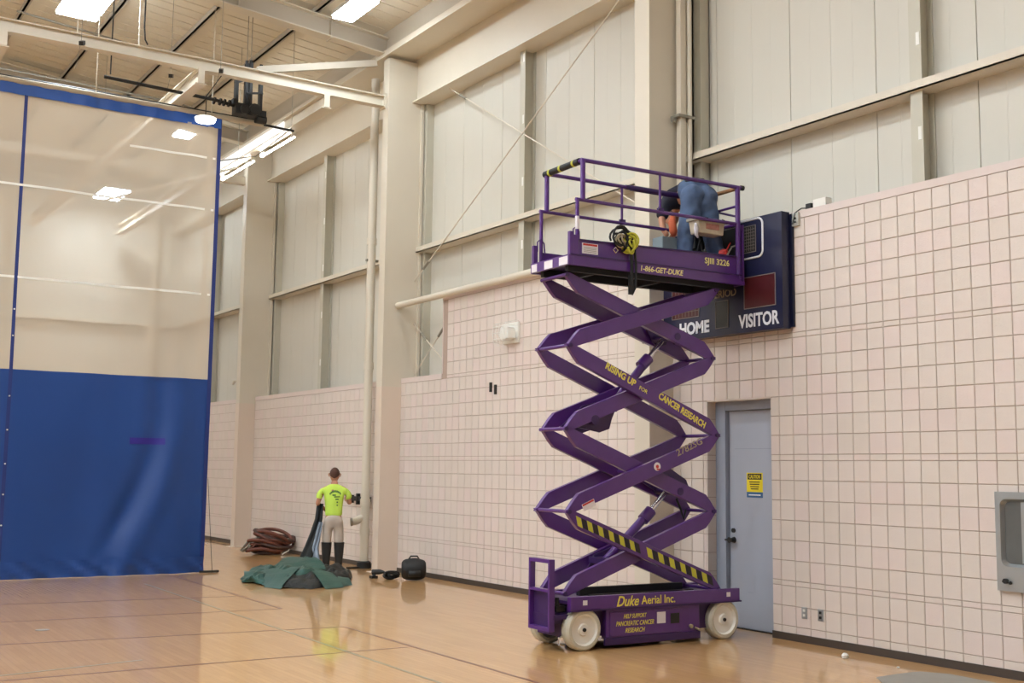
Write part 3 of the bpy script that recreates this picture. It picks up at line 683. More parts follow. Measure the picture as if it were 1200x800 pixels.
# ================================================================== SCOREBOARD
sb = empty('scoreboard', (8.95, 9.45, 3.2), label='navy blue gym scoreboard marked HOME, PERIOD and VISITOR on the block wall', cat='scoreboard')
SX = 8.88
make('cabinet', B().box(SX, 9.0, 8.52, 10.42, 3.2, 4.44), M_navy, sb, bevel=.006)
make('mounting_rail', B().box(9.0, 9.029, 8.485, 10.42, 3.22, 4.42), M_navyf, sb)
make('end_flange', B().box(SX - .004, SX, 8.515, 8.60, 3.22, 4.42), M_navy, sb)
def lens(nm, ya, yb, za, zb, m, trim=M_lens, cells=0, cc=3):
    o = make(nm, B().box(SX - .006, SX, ya, yb, za, zb), m, sb)
    tr = .008
    make('trim', B().box(SX - .009, SX - .001, ya - tr, yb + tr, za - tr, za).box(SX - .009, SX - .001, ya - tr, yb + tr, zb, zb + tr).box(SX - .009, SX - .001, ya - tr, ya, za, zb).box(SX - .009, SX - .001, yb, yb + tr, za, zb), trim, o)
    if cells:
        b = B()
        for i in range(1, cells): yy = ya + (yb - ya) * i / cells; b.box(SX - .0075, SX - .006, yy - .003, yy + .003, za + .01, zb - .01)
        nz_ = int(cells * (zb - za) / (yb - ya))
        for i in range(1, nz_): zz = za + (zb - za) * i / nz_; b.box(SX - .0075, SX - .006, ya + .01, yb - .01, zz - .003, zz + .003)
        make('cell_grid', b, M_lens, o)
    return o
lens('visitor_display', 8.62, 9.07, 3.46, 3.79, M_maroon)
lens('home_display', 9.80, 10.25, 3.46, 3.79, M_maroon, cells=8)
lens('period_display', 9.33, 9.52, 3.29, 3.58, M_smoke)
lens('clock_display', 8.90, 9.13, 4.07, 4.35, M_smoke, cells=7)
lens('open_panel', 9.18, 9.95, 4.05, 4.37, M_black)
# white rounded outline round the clock
pts = []
for cy, cz, a0 in ((8.79 + .07, 4.42 - .07, 90), (8.79 + .07, 4.0 + .07, 180), (10.13 - .07, 4.0 + .07, 270), (10.13 - .07, 4.42 - .07, 0)):
    for k in range(6):
        a = math.radians(a0 + 90 * k / 5); pts.append((SX - .004, cy + .07 * math.cos(a), cz + .07 * math.sin(a)))
make('clock_outline', B().tube(pts, .012, 6, closed=True), M_lw, sb)
Y_, Z_ = (0, -1, 0), (0, 0, 1)
lettering('lettering', 'VISITOR', (SX - .004, 8.865, 3.325), Y_, Z_, .60, .15, M_lw, sb, bold=.03)
lettering('lettering', 'HOME', (SX - .001, 9.88, 3.33), Y_, Z_, .50, .145, M_lw, sb, bold=.04)
lettering('lettering', 'PERIOD', (SX - .001, 9.40, 3.665), Y_, Z_, .40, .085, M_tan, sb, bold=.02)
b = B()
for k in range(3): b.box(SX - .004, SX, 9.24 + .09 * k, 9.29 + .09 * k, 3.80, 3.82)
make('indicator', b, M_tan, sb)

# ================================================================== SCISSOR LIFT  (local frame u, v, z)
TH = math.radians(-2)
LO = Vector((6.736, 9.056, 0))
sl = empty('scissor_lift', LO, TH, 'purple scissor lift with white wheels, raised high beside the door', 'lift')
def lm(name, b, m, parent=None, **k):
    p = parent or sl
    if p is not sl:                        # sub-part, given in the lift frame
        b.v = [sl_m @ v for v in b.v]; return make(name, b, m, p, **k)
    return make(name, b, m, sl, local=True, **k)
sl_m = Matrix.LocRotScale(LO, (0, 0, TH) and __import__('mathutils').Euler((0, 0, TH)), None)
def llet(s, cu_, cv, cz, w_, h_, m, parent, ang=0, shear=0, bold=.012, nm='lettering'):
    c = sl_m @ Vector((cu_, cv, cz)); r = sl_m.to_3x3()
    xd = r @ Vector((math.cos(ang), 0, math.sin(ang))); yd = r @ Vector((-math.sin(ang), 0, math.cos(ang)))
    return lettering(nm, s, c, xd, yd, w_, h_, m, parent, shear, bold, .0015)
W = .70
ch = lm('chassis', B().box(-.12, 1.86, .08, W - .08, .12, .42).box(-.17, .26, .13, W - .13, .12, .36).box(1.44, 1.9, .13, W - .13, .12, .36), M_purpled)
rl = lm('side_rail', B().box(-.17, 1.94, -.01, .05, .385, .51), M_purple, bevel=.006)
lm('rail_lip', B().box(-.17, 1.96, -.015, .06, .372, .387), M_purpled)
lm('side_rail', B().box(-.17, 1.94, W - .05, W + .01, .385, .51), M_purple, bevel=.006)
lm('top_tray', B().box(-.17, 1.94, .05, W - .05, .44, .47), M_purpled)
lm('black_guide', B().box(.2, 1.5, .38, .44, .47, .55).box(.2, 1.5, .20, .24, .47, .50), M_black)
cbn = lm('side_cabinet', B().box(.26, 1.42, .015, .10, .10, .37), M_purple, bevel=.006)
lm('cabinet_door', B().box(.30, .34, .005, .015, .12, .35).box(.34, 1.18, .006, .015, .115, .345), M_purple, bevel=.002)
lm('cabinet', B().box(.26, 1.42, W - .10, W - .015, .10, .37), M_purple)
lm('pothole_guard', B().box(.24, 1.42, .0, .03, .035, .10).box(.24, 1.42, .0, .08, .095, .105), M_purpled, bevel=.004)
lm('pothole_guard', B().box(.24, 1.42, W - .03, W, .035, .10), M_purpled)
pn = lm('charger_recess', B().box(1.02, 1.17, .008, .016, .135, .335), M_black)
lm('socket', B().box(1.04, 1.15, .002, .008, .2, .3), M_dark, pn)
lm('paper_label', B().box(.87, .975, .003, .007, .21, .32), M_label)
lm('reflector', B().box(-.03, .02, -.013, -.01, .43, .475), M_label); lm('reflector', B().box(1.76, 1.81, -.013, -.01, .43, .475), M_label)
lm('key_switch', B().tube([(1.30, .02, .16), (1.30, -.01, .16)], .02, 10).tube([(1.36, .02, .14), (1.40, -.015, .12)], .012, 8), M_tan)
llet('Duke', .50, -.0115, .447, .27, .10, M_yellow, rl, shear=.35, bold=.018)
llet('Aerial Inc.', .875, -.0115, .447, .42, .082, M_yellow, rl, bold=.012)
llet('HELP SUPPORT', .60, .0045, .300, .28, .042, M_yellow, cbn, shear=.3, bold=.01)
llet('PANCREATIC CANCER', .60, .0045, .232, .46, .046, M_yellow, cbn, shear=.3, bold=.01)
llet('RESEARCH', .60, .0045, .165, .24, .044, M_yellow, cbn, shear=.3, bold=.01)
def wheel(u, v0, v1, face):
    R = .198
    o = lm('wheel', B().lathe([(v0, 0), (v0, R - .05), (v0 + .0, R - .02), (v0 + .012, R), (v1 - .012, R), (v1, R - .02), (v1, R - .05), (v1, 0)] if False else
         ([(v0, .15), (v0, R - .02), (v0 + .02, R), (v1 - .02, R), (v1, R - .02), (v1, .15)]), (u, 0, R), (0, 1, 0), 40), M_tire, smooth='auto')
    s_ = 1 if face == v0 else -1
    lm('rim', B().lathe([(face, .152), (face + s_ * .025, .135), (face + s_ * .03, .06), (face + s_ * .012, .05), (face + s_ * .012, .0)], (u, 0, R), (0, 1, 0), 32), M_rim, o, smooth='auto')
    lm('rim', B().lathe([(v1 if face == v0 else v0, .152), ((v0 + v1) / 2, .10), ((v0 + v1) / 2, 0)], (u, 0, R), (0, 1, 0), 24), M_rim, o)
    lm('hub_bolt', B().tube([(u, face + s_ * .015, R), (u, face - s_ * .003, R)], .018, 10), M_dark, o)
for u in (.0, 1.745): wheel(u, 0, .125, 0)
for u in (.0, 1.745): wheel(u, W - .125, W, W)
lm('axle', B().tube([(0, .1, .198), (0, W - .1, .198)], .035, 10).tube([(1.745, .1, .198), (1.745, W - .1, .198)], .035, 10), M_dark)
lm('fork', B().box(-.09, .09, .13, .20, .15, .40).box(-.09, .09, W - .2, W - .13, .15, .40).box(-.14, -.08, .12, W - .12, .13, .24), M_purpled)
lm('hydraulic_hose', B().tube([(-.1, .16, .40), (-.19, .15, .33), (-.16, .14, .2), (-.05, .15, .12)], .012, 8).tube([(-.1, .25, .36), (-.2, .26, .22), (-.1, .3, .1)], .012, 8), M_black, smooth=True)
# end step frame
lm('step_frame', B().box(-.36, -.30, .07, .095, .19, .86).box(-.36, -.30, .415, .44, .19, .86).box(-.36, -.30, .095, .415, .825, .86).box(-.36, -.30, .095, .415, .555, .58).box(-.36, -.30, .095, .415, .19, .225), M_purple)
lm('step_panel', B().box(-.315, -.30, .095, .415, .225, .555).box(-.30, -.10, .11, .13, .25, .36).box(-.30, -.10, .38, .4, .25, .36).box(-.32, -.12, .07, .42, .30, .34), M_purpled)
lm('emergency_knob', B().tube([(-.24, .12, .42), (-.24, .12, .5)], .02, 8).box(-.26, -.16, .10, .16, .37, .42), M_dark)
lm('tie_down_ring', B().tube([(-.17, .10, .16), (-.24, .08, .13), (-.24, .08, .07), (-.17, .10, .06)], .012, 8), M_chrome)

# scissor stack: pin levels
UL, UR = -.145, 1.70
ZL = [.53, 1.31, 2.105, 2.915, 3.62]; ZR = [.50, 1.295, 2.085, 2.90, 3.62]
def arm(uA, zA, uB, zB, v0, v1):
    """A is the high pin, B the low pin"""
    e = Vector((uB - uA, zB - zA)).normalized(); n = Vector((-e.y, e.x))
    if n.y < 0: n = -n
    A = Vector((uA, zA)); Bp = Vector((uB, zB))
    t = .115
    poly = [A - e * .045 - n * .005, A + n * .028 + e * .0, Bp + n * t - e * .17, Bp + n * (t - .03) - e * .10, Bp + e * .045 + n * .005, Bp - n * .028, A - n * t + e * .17, A - n * (t - .03) + e * .10]
    poly = [(p.x, p.y) for p in poly]
    if uB < uA: poly.reverse()
    o = lm('scissor_arm', B().prism(poly, lambda a, c, d: (a, d, c), v0, v1), M_purple, bevel=.005)
    return o, e
arms = {}
for side in (0, 1):
    for s_ in range(4):
        for kind in ('\\', '/'):
            outer = (kind == '\\') == (s_ % 2 == 0)
            v0 = (.06 if outer else .125); v1 = v0 + .055
            if side: v0, v1 = W - .05 - (.0 if outer else .065) - .055, W - .05 - (.0 if outer else .065)
            ul = UL + (.02 if not outer else 0); ur = UR + (.02 if not outer else 0.02)
            if kind == '\\': A = (ul, ZL[s_ + 1]); Bq = (ur, ZR[s_])
            else: A = (ur, ZR[s_ + 1]); Bq = (ul, ZL[s_])
            arms[(side, s_, kind)] = (arm(A[0], A[1], Bq[0], Bq[1], v0, v1), A, Bq, v0)
for s_ in range(5):
    for u, z in ((UL, ZL[s_]), (UR + .01, ZR[s_])):
        outer_ = (s_ % 2 == 1) if u < 0 else (s_ % 2 == 0)
        va = .055 if outer_ else .12
        lm('pin_tube', B().tube([(u, va, z), (u, W - va + .01, z)], .019, 12), M_purple, smooth='auto')
        lm('pin_cap', B().tube([(u, va - .006, z), (u, va + .01, z)], .022, 12), M_purpled)
for s_ in range(4):
    u = (UL + UR) / 2 + .01; z = (ZL[s_] + ZR[s_ + 1] + ZL[s_ + 1] + ZR[s_]) / 4
    lm('pin_tube', B().tube([(u, .061, z), (u, W - .06, z)], .03, 12), M_purple, smooth='auto')
def on_arm(key, t, dn=0):
    (o, e), A, Bq, v0 = arms[key]; e3 = e; n = Vector((-e.y, e.x)); n = n if n.y > 0 else -n
    p = Vector(A) + (Vector(Bq) - Vector(A)) * t + n * dn
    ang = math.atan2(e.y, e.x)
    if abs(ang) > math.pi / 2: ang += math.pi
    return o, p, ang, v0
o, p, a, v = on_arm((0, 2, '\\'), .335, .012); llet('RISING UP', p.x - .02, v, p.y + .01, .40, .072, M_yellow, o, a - .015, bold=.035)
o, p, a, v = on_arm((0, 2, '\\'), .478, -.0); llet('FOR', p.x, v, p.y, .11, .04, M_yellow, o, a, bold=.015)
o, p, a, v = on_arm((0, 2, '\\'), .74, .03); llet('CANCER RESEARCH', p.x, v, p.y, .67, .072, M_yellow, o, a - .03, bold=.035)
o, p, a, v = on_arm((0, 1, '/'), .20, .03); llet('2782SG', p.x, v, p.y, .36, .072, M_tan, o, a, bold=.012)
o, p, a, v = on_arm((0, 1, '/'), .43, .0)
dc = lm('round_decal', B().tube([(p.x, v, p.y), (p.x, v - .003, p.y)], .042, 20), M_label, o); 
lm('decal_ring', B().tube([(p.x, v - .003, p.y), (p.x, v - .005, p.y)], .018, 14).box(p.x - .008, p.x + .03, v - .005, v - .003, p.y - .035, p.y - .02), M_red, o)
o, p, a, v = on_arm((0, 1, '/'), .885, -.03)
def quad_on(o, p, a, v, w_, h_, m, nm, sh=0, d=.003):
    ca, sa = math.cos(a), math.sin(a)
    pts = [(-w_ / 2 - sh, -h_ / 2), (w_ / 2 - sh, -h_ / 2), (w_ / 2 + sh, h_ / 2), (-w_ / 2 + sh, h_ / 2)]
    return lm(nm, B().prism([(p.x + x * ca - y * sa, p.y + x * sa + y * ca) for x, y in pts], lambda q, r, s2: (q, s2, r), v - d, v), m, o)
quad_on(o, p, a, v, .15, .07, M_label, 'warning_label'); q = p + Vector((math.cos(a), math.sin(a))) * 0 + Vector((-math.sin(a), math.cos(a))) * .024
quad_on(o, q, a, v - .003, .14, .018, M_red, 'label_heading', d=.001)
# hazard stripes
for t0, t1, nn in ((.055, .455, 6), (.50, .945, 6)):
    for k in range(nn * 2):
        tt = t0 + (t1 - t0) * (k + .5) / (nn * 2)
        o, p, a, v = on_arm((0, 0, '\\'), tt, (tt - .5) * .105)
        quad_on(o, p, a - .02, v, (t1 - t0) * 1.98 / (nn * 2) * .96, .078, M_lime2 if k % 2 == 0 else M_hblack, 'hazard_stripe', sh=-.030)
# cylinders
def cyl(p0, p1, p2, vc):
    c = lm('lift_cylinder', B().tube([(p0[0], vc, p0[1]), (p1[0], vc, p1[1])], .045, 16).tube([(p1[0] - .13 * .8, vc, p1[1] - .13 * .72), (p1[0], vc, p1[1])], .062, 16), M_purple, smooth='auto')
    lm('piston_rod', B().tube([(p1[0], vc, p1[1]), (p2[0], vc, p2[1])], .028, 14), M_chrome, c, smooth='auto')
    lm('clevis', B().tube([(p0[0], vc - .09, p0[1]), (p0[0], vc + .09, p0[1])], .035, 10).tube([(p2[0], vc - .16, p2[1]), (p2[0], vc + .16, p2[1])], .04, 10), M_purpled, c, smooth='auto')
cyl((.49, .80), (1.07, 1.30), (1.27, 1.50), .36)
cyl((.55, 2.33), (1.04, 2.88), (1.24, 3.10), .36)
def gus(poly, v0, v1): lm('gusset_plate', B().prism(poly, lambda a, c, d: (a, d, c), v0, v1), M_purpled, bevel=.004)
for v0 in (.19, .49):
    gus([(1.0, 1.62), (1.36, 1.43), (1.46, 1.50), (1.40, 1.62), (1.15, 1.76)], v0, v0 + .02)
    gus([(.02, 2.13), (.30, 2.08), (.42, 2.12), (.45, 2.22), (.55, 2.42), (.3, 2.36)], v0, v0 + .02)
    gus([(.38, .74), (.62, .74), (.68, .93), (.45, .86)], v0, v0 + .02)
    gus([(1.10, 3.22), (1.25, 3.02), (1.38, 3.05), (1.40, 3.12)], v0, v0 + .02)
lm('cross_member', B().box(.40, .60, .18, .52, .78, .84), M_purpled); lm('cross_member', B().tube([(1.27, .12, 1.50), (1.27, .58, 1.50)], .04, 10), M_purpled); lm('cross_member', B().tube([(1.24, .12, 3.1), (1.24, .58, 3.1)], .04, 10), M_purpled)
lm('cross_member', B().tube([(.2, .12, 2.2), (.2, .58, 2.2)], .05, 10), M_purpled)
lm('cable_loop', B().tube([(1.52, .5, 1.42), (1.58, .5, 1.30), (1.6, .48, 1.2), (1.63, .48, 1.3)], .012, 6), M_black)

# platform
P0, P1 = -.20, 2.02; VW = .70
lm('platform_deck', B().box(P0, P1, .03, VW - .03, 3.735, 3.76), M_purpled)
lm('platform_frame', B().box(P0 + .05, P1 - .02, .10, .15, 3.655, 3.735).box(P0 + .05, P1 - .02, VW - .15, VW - .10, 3.655, 3.735).box(P0 + .35, P0 + .40, .15, VW - .15, 3.65, 3.735).box(1.0, 1.05, .15, VW - .15, 3.65, 3.735).box(1.8, 1.85, .15, VW - .15, 3.65, 3.735), M_black)
tb = lm('side_beam', B().box(P0, P1, -.002, .03, 3.695, 3.80), M_purple, bevel=.004)
tb2 = lm('toe_board', B().prism([(P0 + .11, 3.80), (1.95, 3.80), (1.95, 4.0), (P0 + .11, 3.955)], lambda a, c, d: (a, d, c), .008, .022), M_purple)
lm('toe_board_lip', B().beam((P0 + .11, .012, 3.955), (1.95, .012, 4.0), .03, .014).box(P0, P1, -.01, .03, 3.796, 3.806), M_purpled)
tf = lm('side_beam', B().box(P0, P1, VW - .03, VW, 3.695, 3.80), M_purple)
lm('toe_board', B().box(P0 + .11, 1.95, VW - .022, VW - .01, 3.80, 3.93), M_purple)
lm('end_beam', B().box(P0 - .01, P0 + .02, 0, VW, 3.70, 3.80), M_purple)
for v0, v1 in ((.02, .17), (.29, .44), (.58, .68)): lm('reflective_strip', B().box(P0 - .013, P0 - .01, v0, v1, 3.705, 3.785), M_label)
lm('end_beam', B().box(P1 - .03, P1, 0, VW, 3.69, 3.92), M_purple)
lm('corner_post', B().box(P0, P0 + .05, -.004, .04, 3.70, 4.03).box(P0 + .02, P0 + .10, .0, .02, 3.80, 4.0), M_purple, bevel=.004)
lm('corner_post', B().box(P0, P0 + .05, VW - .04, VW, 3.70, 3.99), M_purple, bevel=.004)
wl_ = lm('warning_label', B().box(-.05, .14, .004, .008, 3.825, 3.93), M_label, tb2); lm('label_heading', B().box(-.04, .13, .003, .004, 3.905, 3.925), M_red, tb2)
b = B()
for z in (3.885, 3.87, 3.855, 3.84): b.box(-.03, .12, .0032, .004, z, z + .005)
lm('small_print', b, M_rod, tb2)
llet('1-866-GET-DUKE', .94, -.0025, 3.747, .55, .058, M_cream, tb, bold=.02, shear=.15)
llet('SJIII 3226', 1.68, -.0125 + .016, 3.905, .34, .085, M_cream, tb2, bold=.02)
lm('hook_loop', B().tube([(P0 + .06, .03, 3.97), (P0 + .06, .03, 4.06), (P0 + .10, .03, 4.09), (P0 + .13, .03, 4.04), (P0 + .13, .03, 3.95)], .008, 8), M_purple)
lm('hook_loop', B().tube([(P0 + .05, VW - .03, 3.93), (P0 + .05, VW - .03, 4.03), (P0 + .09, VW - .03, 4.07), (P0 + .13, VW - .03, 4.02), (P0 + .14, VW - .03, 3.92)], .008, 8), M_purple)
# guard rails
ZM, ZT = 4.36, 4.765
for v in (.02, VW - .02):
    n = v < .1
    lm('top_rail', B().tube([(-.06, v, ZT), (2.03, v, ZT)], .021, 12), M_purple, smooth='auto')
    lm('mid_rail', B().tube([(-.12, v, ZM), (1.98, v, ZM)], .018, 12), M_purple, smooth='auto')
    lm('toe_rail', B().tube([(-.08 if not n else .0, v, 4.55 if n else 4.55), (.0, v, 4.55)], .001, 6), M_purple) if False else None
    lm('rail_post', B().tube([(-.10, v, 3.76), (-.10, v, 4.37)], .020, 12), M_purple if n else M_purple, smooth='auto')
    lm('rail_post', B().tube([(-.035, v, 4.36), (-.035, v, 4.77)], .026, 12), M_purple, smooth='auto')
    lm('rail_post', B().tube([(.93, v, 4.36), (.93, v, 4.76)], .014, 10), M_purple, smooth='auto')
    lm('post_foot', B().box(.90, .97, v - .015, v + .015, 4.37, 4.40), M_purpled)
    lm('rail_post', B().tube([(1.99, v, 3.76), (1.99, v, 4.77)], .028, 12), M_purple, smooth='auto')
lm('rail_tape', B().tube([(-.10, .02, 4.06), (-.10, .02, 4.19)], .0215, 12), M_label)
lm('telescoping_sleeve', B().tube([(1.05, VW - .02, ZT), (1.72, VW - .02, ZT)], .032, 12).tube([(.98, VW - .02, ZT), (1.05, VW - .02, ZT)], .026, 12), M_purpled, smooth='auto')
lm('end_rail', B().tube([(-.035, .02, ZT), (-.035, VW - .02, ZT)], .021, 12), M_purple, smooth='auto')
pd = lm('rail_padding', B().tube([(-.035, .08, ZT), (-.035, VW + .02, ZT)], .034, 14), M_black, smooth='auto')
for v in (.16, .40, VW - .10): lm('lime_tape', B().tube([(-.035, v, ZT), (-.035, v + .03, ZT)], .0355, 14), M_lime2, pd)
lm('end_rail', B().tube([(-.10, .02, ZM), (-.10, VW - .02, ZM)], .0165, 10), M_purple) if False else None
lm('gate_rail', B().tube([(1.99, .02, ZT - .01), (1.99, VW - .02, ZT - .01)], .022, 12), M_wood, smooth='auto')
lm('gate_rail', B().tube([(1.99, .02, 4.56), (1.99, VW - .02, 4.56)], .014, 10).tube([(1.99, .02, ZM), (1.99, VW - .02, ZM)], .016, 10), M_purple, smooth='auto')
lm('gate_brace', B().tube([(1.99, .02, 4.44), (1.99, VW - .02, 4.66)], .012, 8), M_purpled)
lm('gate_plate', B().box(1.96, 1.985, VW - .2, VW - .05, 4.0, 4.75), M_dark) if False else None
lm('rail_end_cap', B().tube([(2.03, .02, ZT), (2.07, .02, ZT)], .028, 12), M_black, smooth='auto')
lm('gate_post', B().tube([(2.06, .03, 3.70), (2.06, .03, 4.36)], .018, 10).box(2.0, 2.07, .01, .05, 3.70, 3.74).box(2.0, 2.07, .015, .045, 4.3, 4.33), M_purple)
lm('control_box', B().box(1.80, 1.94, .50, .66, 4.15, 4.42).box(1.83, 1.90, .5, .62, 4.05, 4.15), M_black, bevel=.01)
lm('control_cable', B().tube([(1.93, .06, 4.10), (1.90, .06, 4.06), (1.86, .06, 4.0)], .009, 6).tube([(1.98, .05, 4.13), (1.93, .06, 4.11)], .009, 6), M_rod)
wp = lambda u, v, z: sl_m @ Vector((u, v, z))
def wb_(b): b.v = [sl_m @ v for v in b.v]; return b
# things on the platform
o = make('red_hammer', wb_(B().lathe([(0, 0), (0, .045), (.02, .055), (.07, .05), (.09, .02), (.09, 0)], (1.87, .12, 4.0), (0, 0, 1), 16).tube([(1.90, .12, 4.06), (1.95, .12, 4.14), (1.97, .12, 4.17)], .008, 6)), M_red, smooth='auto'); setp(o, 'small red pail-like fitting behind the toe board at the lift corner post', 'tool')
make('stand', wb_(B().box(1.85, 1.89, .10, .14, 3.76, 4.0)), M_dark, o)
tb_ = empty('tool_tray', wp(1.60, .10, 4.20), TH, 'pale tool tray with red markings hung at the lift rail in front of the worker', 'tray')
make('tray', wb_(B().prism([(1.50, 4.22), (1.82, 4.22), (1.84, 4.36), (1.47, 4.36)], lambda a, c, d: (a, d, c), .06, .22)), mat('grimy_plastic', (196, 184, 162), .6, var=.25, scale=16), tb_, bevel=.01)
make('tray_rim', wb_(B().box(1.45, 1.86, .05, .23, 4.355, 4.385)), mat('grey_tray_rim', (150, 144, 130), .6), tb_)
make('red_marking', wb_(B().box(1.58, 1.76, .056, .060, 4.27, 4.33)), mat('faded_red', (196, 140, 130), .7, var=.3, scale=30), tb_)
make('cloth', wb_(B().tube([(1.47, .1, 4.32), (1.46, .08, 4.26), (1.47, .09, 4.2), (1.50, .1, 4.17)], [.012, .024, .02, .008], 8)), M_label, tb_, smooth=True)
make('hook', wb_(B().tube([(1.55, .06, 4.37), (1.55, .03, 4.385), (1.55, -.002, 4.37)], .006, 6).tube([(1.78, .06, 4.37), (1.78, .03, 4.385), (1.78, -.002, 4.37)], .006, 6)), M_dark, tb_)
o = make('tool_bin', wb_(B().box(1.28, 1.48, .42, .60, 3.76, 4.22)), mat('grey_teal_bin', (120, 134, 140), .6, var=.1), bevel=.01); setp(o, 'grey bin on the lift deck left of the worker with jeans', 'bin')
o = make('orange_bag', wb_(B().tube([(1.42, .42, 4.45), (1.41, .42, 4.38), (1.42, .41, 4.28), (1.43, .42, 4.23)], [.025, .042, .046, .02], 10)), M_orange, smooth=True); setp(o, 'orange cloth bundle held beside the worker with jeans', 'cloth')
o = make('coiled_cord', wb_(B().tube([(1.66, .3, 4.30), (1.70, .3, 4.2), (1.66, .3, 4.08), (1.68, .3, 3.95), (1.74, .3, 3.85), (1.70, .3, 3.77)], .014, 6).tube([(1.72, .28, 3.79), (1.78, .28, 3.9), (1.72, .28, 4.02), (1.70, .3, 4.2)], .012, 6)), M_black, smooth=True); setp(o, 'black cord dangling between the legs of the worker on the lift', 'cord')
# safety harness
random.seed(3)
hn = empty('safety_harness', wp(.44, 0, 3.96), TH, 'yellow and black safety harness heaped on the lift toe board', 'harness')
def tangle(c, s, n, r, turns, seed, m, nm, par, loc=True):
    rnd = random.Random(seed); b = B()
    for k in range(n):
        a0 = rnd.uniform(0, 6.3); pts = []
        cx = Vector((rnd.uniform(-.3, .3) * s[0], rnd.uniform(-.3, .3) * s[1], rnd.uniform(-.3, .3) * s[2])); f1 = rnd.uniform(.4, 1); f2 = rnd.uniform(.4, 1); tl = rnd.uniform(-1, 1)
        for i in range(14):
            a = a0 + turns * 6.28 * i / 13
            pts.append(Vector(c) + cx + Vector((s[0] * f1 * math.cos(a), s[1] * tl * math.sin(a + 1), s[2] * f2 * math.sin(a))))
        b.tube(pts, r, 6)
    if loc: wb_(b)
    return make(nm, b, m, par, smooth=True)
tangle((.44, -.015, 4.01), (.13, .05, .11), 10, .012, .9, 11, M_black, 'webbing_strap', hn)
tangle((.50, -.035, 3.97), (.09, .04, .09), 7, .012, .8, 5, M_lime2, 'yellow_webbing', hn)
tangle((.40, -.03, 4.0), (.08, .03, .07), 4, .010, .9, 8, M_tan, 'tan_webbing', hn)
make('carabiner', wb_(B().tube([(.33, -.03, 3.92), (.30, -.03, 3.89), (.33, -.03, 3.86), (.36, -.03, 3.89)], .007, 6, closed=True)), M_chrome, hn)
make('lanyard', wb_(B().tube([(.52, -.02, 4.0), (.53, -.03, 3.8), (.53, -.03, 3.6), (.55, -.02, 3.48)], .016, 8).tube([(.57, -.02, 3.95), (.585, -.03, 3.75), (.58, -.03, 3.55), (.54, -.02, 3.46)], .013, 8).box(.50, .55, -.03, -.01, 3.46, 3.66)), M_black, hn, smooth='auto')
# ================================================================== TARP, HOSES, BAG
def tarp():
    b = B(); nu, nv = 52, 30; vs = []
    for j in range(nv + 1):
        for i in range(nu + 1):
            s = -1 + 2 * i / nu; t = -1 + 2 * j / nv
            r = math.sqrt(max(0, 1 - (abs(s) ** 3) * .55)) ; tt = t * r; rr = 1 - abs(t) ** 3 * .25
            edge_ = 1 + .10 * noise.noise(Vector((s * 3, t * 3, 1)))
            # local axes: a along the view's horizontal, d along the depth
            a = s * .98 * rr * edge_; d = tt * .62 * edge_
            q = max(0, 1 - max(abs(s), abs(t)) ** 3)
            rid = abs(noise.noise(Vector((s * 2.2 + t * 1.3, t * 2.6, 3.3)))) * 1.9; rid2 = abs(noise.noise(Vector((s * 5 - t * 3, t * 5, 9.3))))
            z = .03 + q ** .45 * (.15 + .22 * g(s, .2, .5) * g(t, .1, .7) + .20 * rid + .10 * rid2) 
            z *= .55 + .45 * min(1, (t + 1.15))
            vs.append((7.04 + a * .91 * .62 + d * .15, 16.75 - a * .41 * 1.15 + d * 1.3, max(.012, z)))
    fs = [(j * (nu + 1) + i, j * (nu + 1) + i + 1, (j + 1) * (nu + 1) + i + 1, (j + 1) * (nu + 1) + i) for j in range(nv) for i in range(nu)]
    return b.add(vs, fs, 0)
R_ = Vector((.91, -.41, 0)); F_ = Vector((.41, .91, 0)); TC = Vector((7.02, 16.4, 0))
def tp(a, d, z): return TC + R_ * (a * .86 - .13) + F_ * d + Vector((0, 0, z * .72))
ta = empty('green_tarp', TC, 0, 'dark green tarp dropped in a crumpled heap on the gym floor', 'tarp')
def crumple(name, a0, a1, d0, d1, hf, m, seed, n1=34, n2=22, amp=.05, outline=.14):
    b = B(); vs = []
    for j in range(n2 + 1):
        for i in range(n1 + 1):
            s = i / n1; t = j / n2; S_ = s * 2 - 1; T_ = t * 2 - 1
            ed = 1 + outline * noise.noise(Vector((S_ * 2.1, T_ * 2.1, seed)))
            a = (a0 + a1) / 2 + (a1 - a0) / 2 * S_ * (1 - .3 * T_ * T_) * ed; d = (d0 + d1) / 2 + (d1 - d0) / 2 * T_ * (1 - .35 * S_ * S_) * ed
            q = max(0, 1 - max(abs(S_), abs(T_)) ** 4)
            r = abs(noise.noise(Vector((a * 2.3 + seed, d * 1.5 + a, seed)))) + .5 * abs(noise.noise(Vector((a * 5.2, d * 3.7 - a * 2, seed + 4))))
            z = hf(S_, T_) * q ** .6 + amp * r * 2 * (.3 + q)
            vs.append(tp(a, d, max(.01, z)))
    fs = [(j * (n1 + 1) + i, j * (n1 + 1) + i + 1, (j + 1) * (n1 + 1) + i + 1, (j + 1) * (n1 + 1) + i) for j in range(n2) for i in range(n1)]
    return make(name, b.add(vs, fs), m, ta)
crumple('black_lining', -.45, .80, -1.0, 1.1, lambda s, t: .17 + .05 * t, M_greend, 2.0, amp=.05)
crumple('tarp_sheet', -.98, .55, -.55, 1.5, lambda s, t: .20 + .08 * s + .06 * t, M_green, 5.0, amp=.10)
crumple('tarp_sheet', .02, .98, -.2, 1.3, lambda s, t: .17 + .05 * t, M_greend, 9.0, amp=.09)
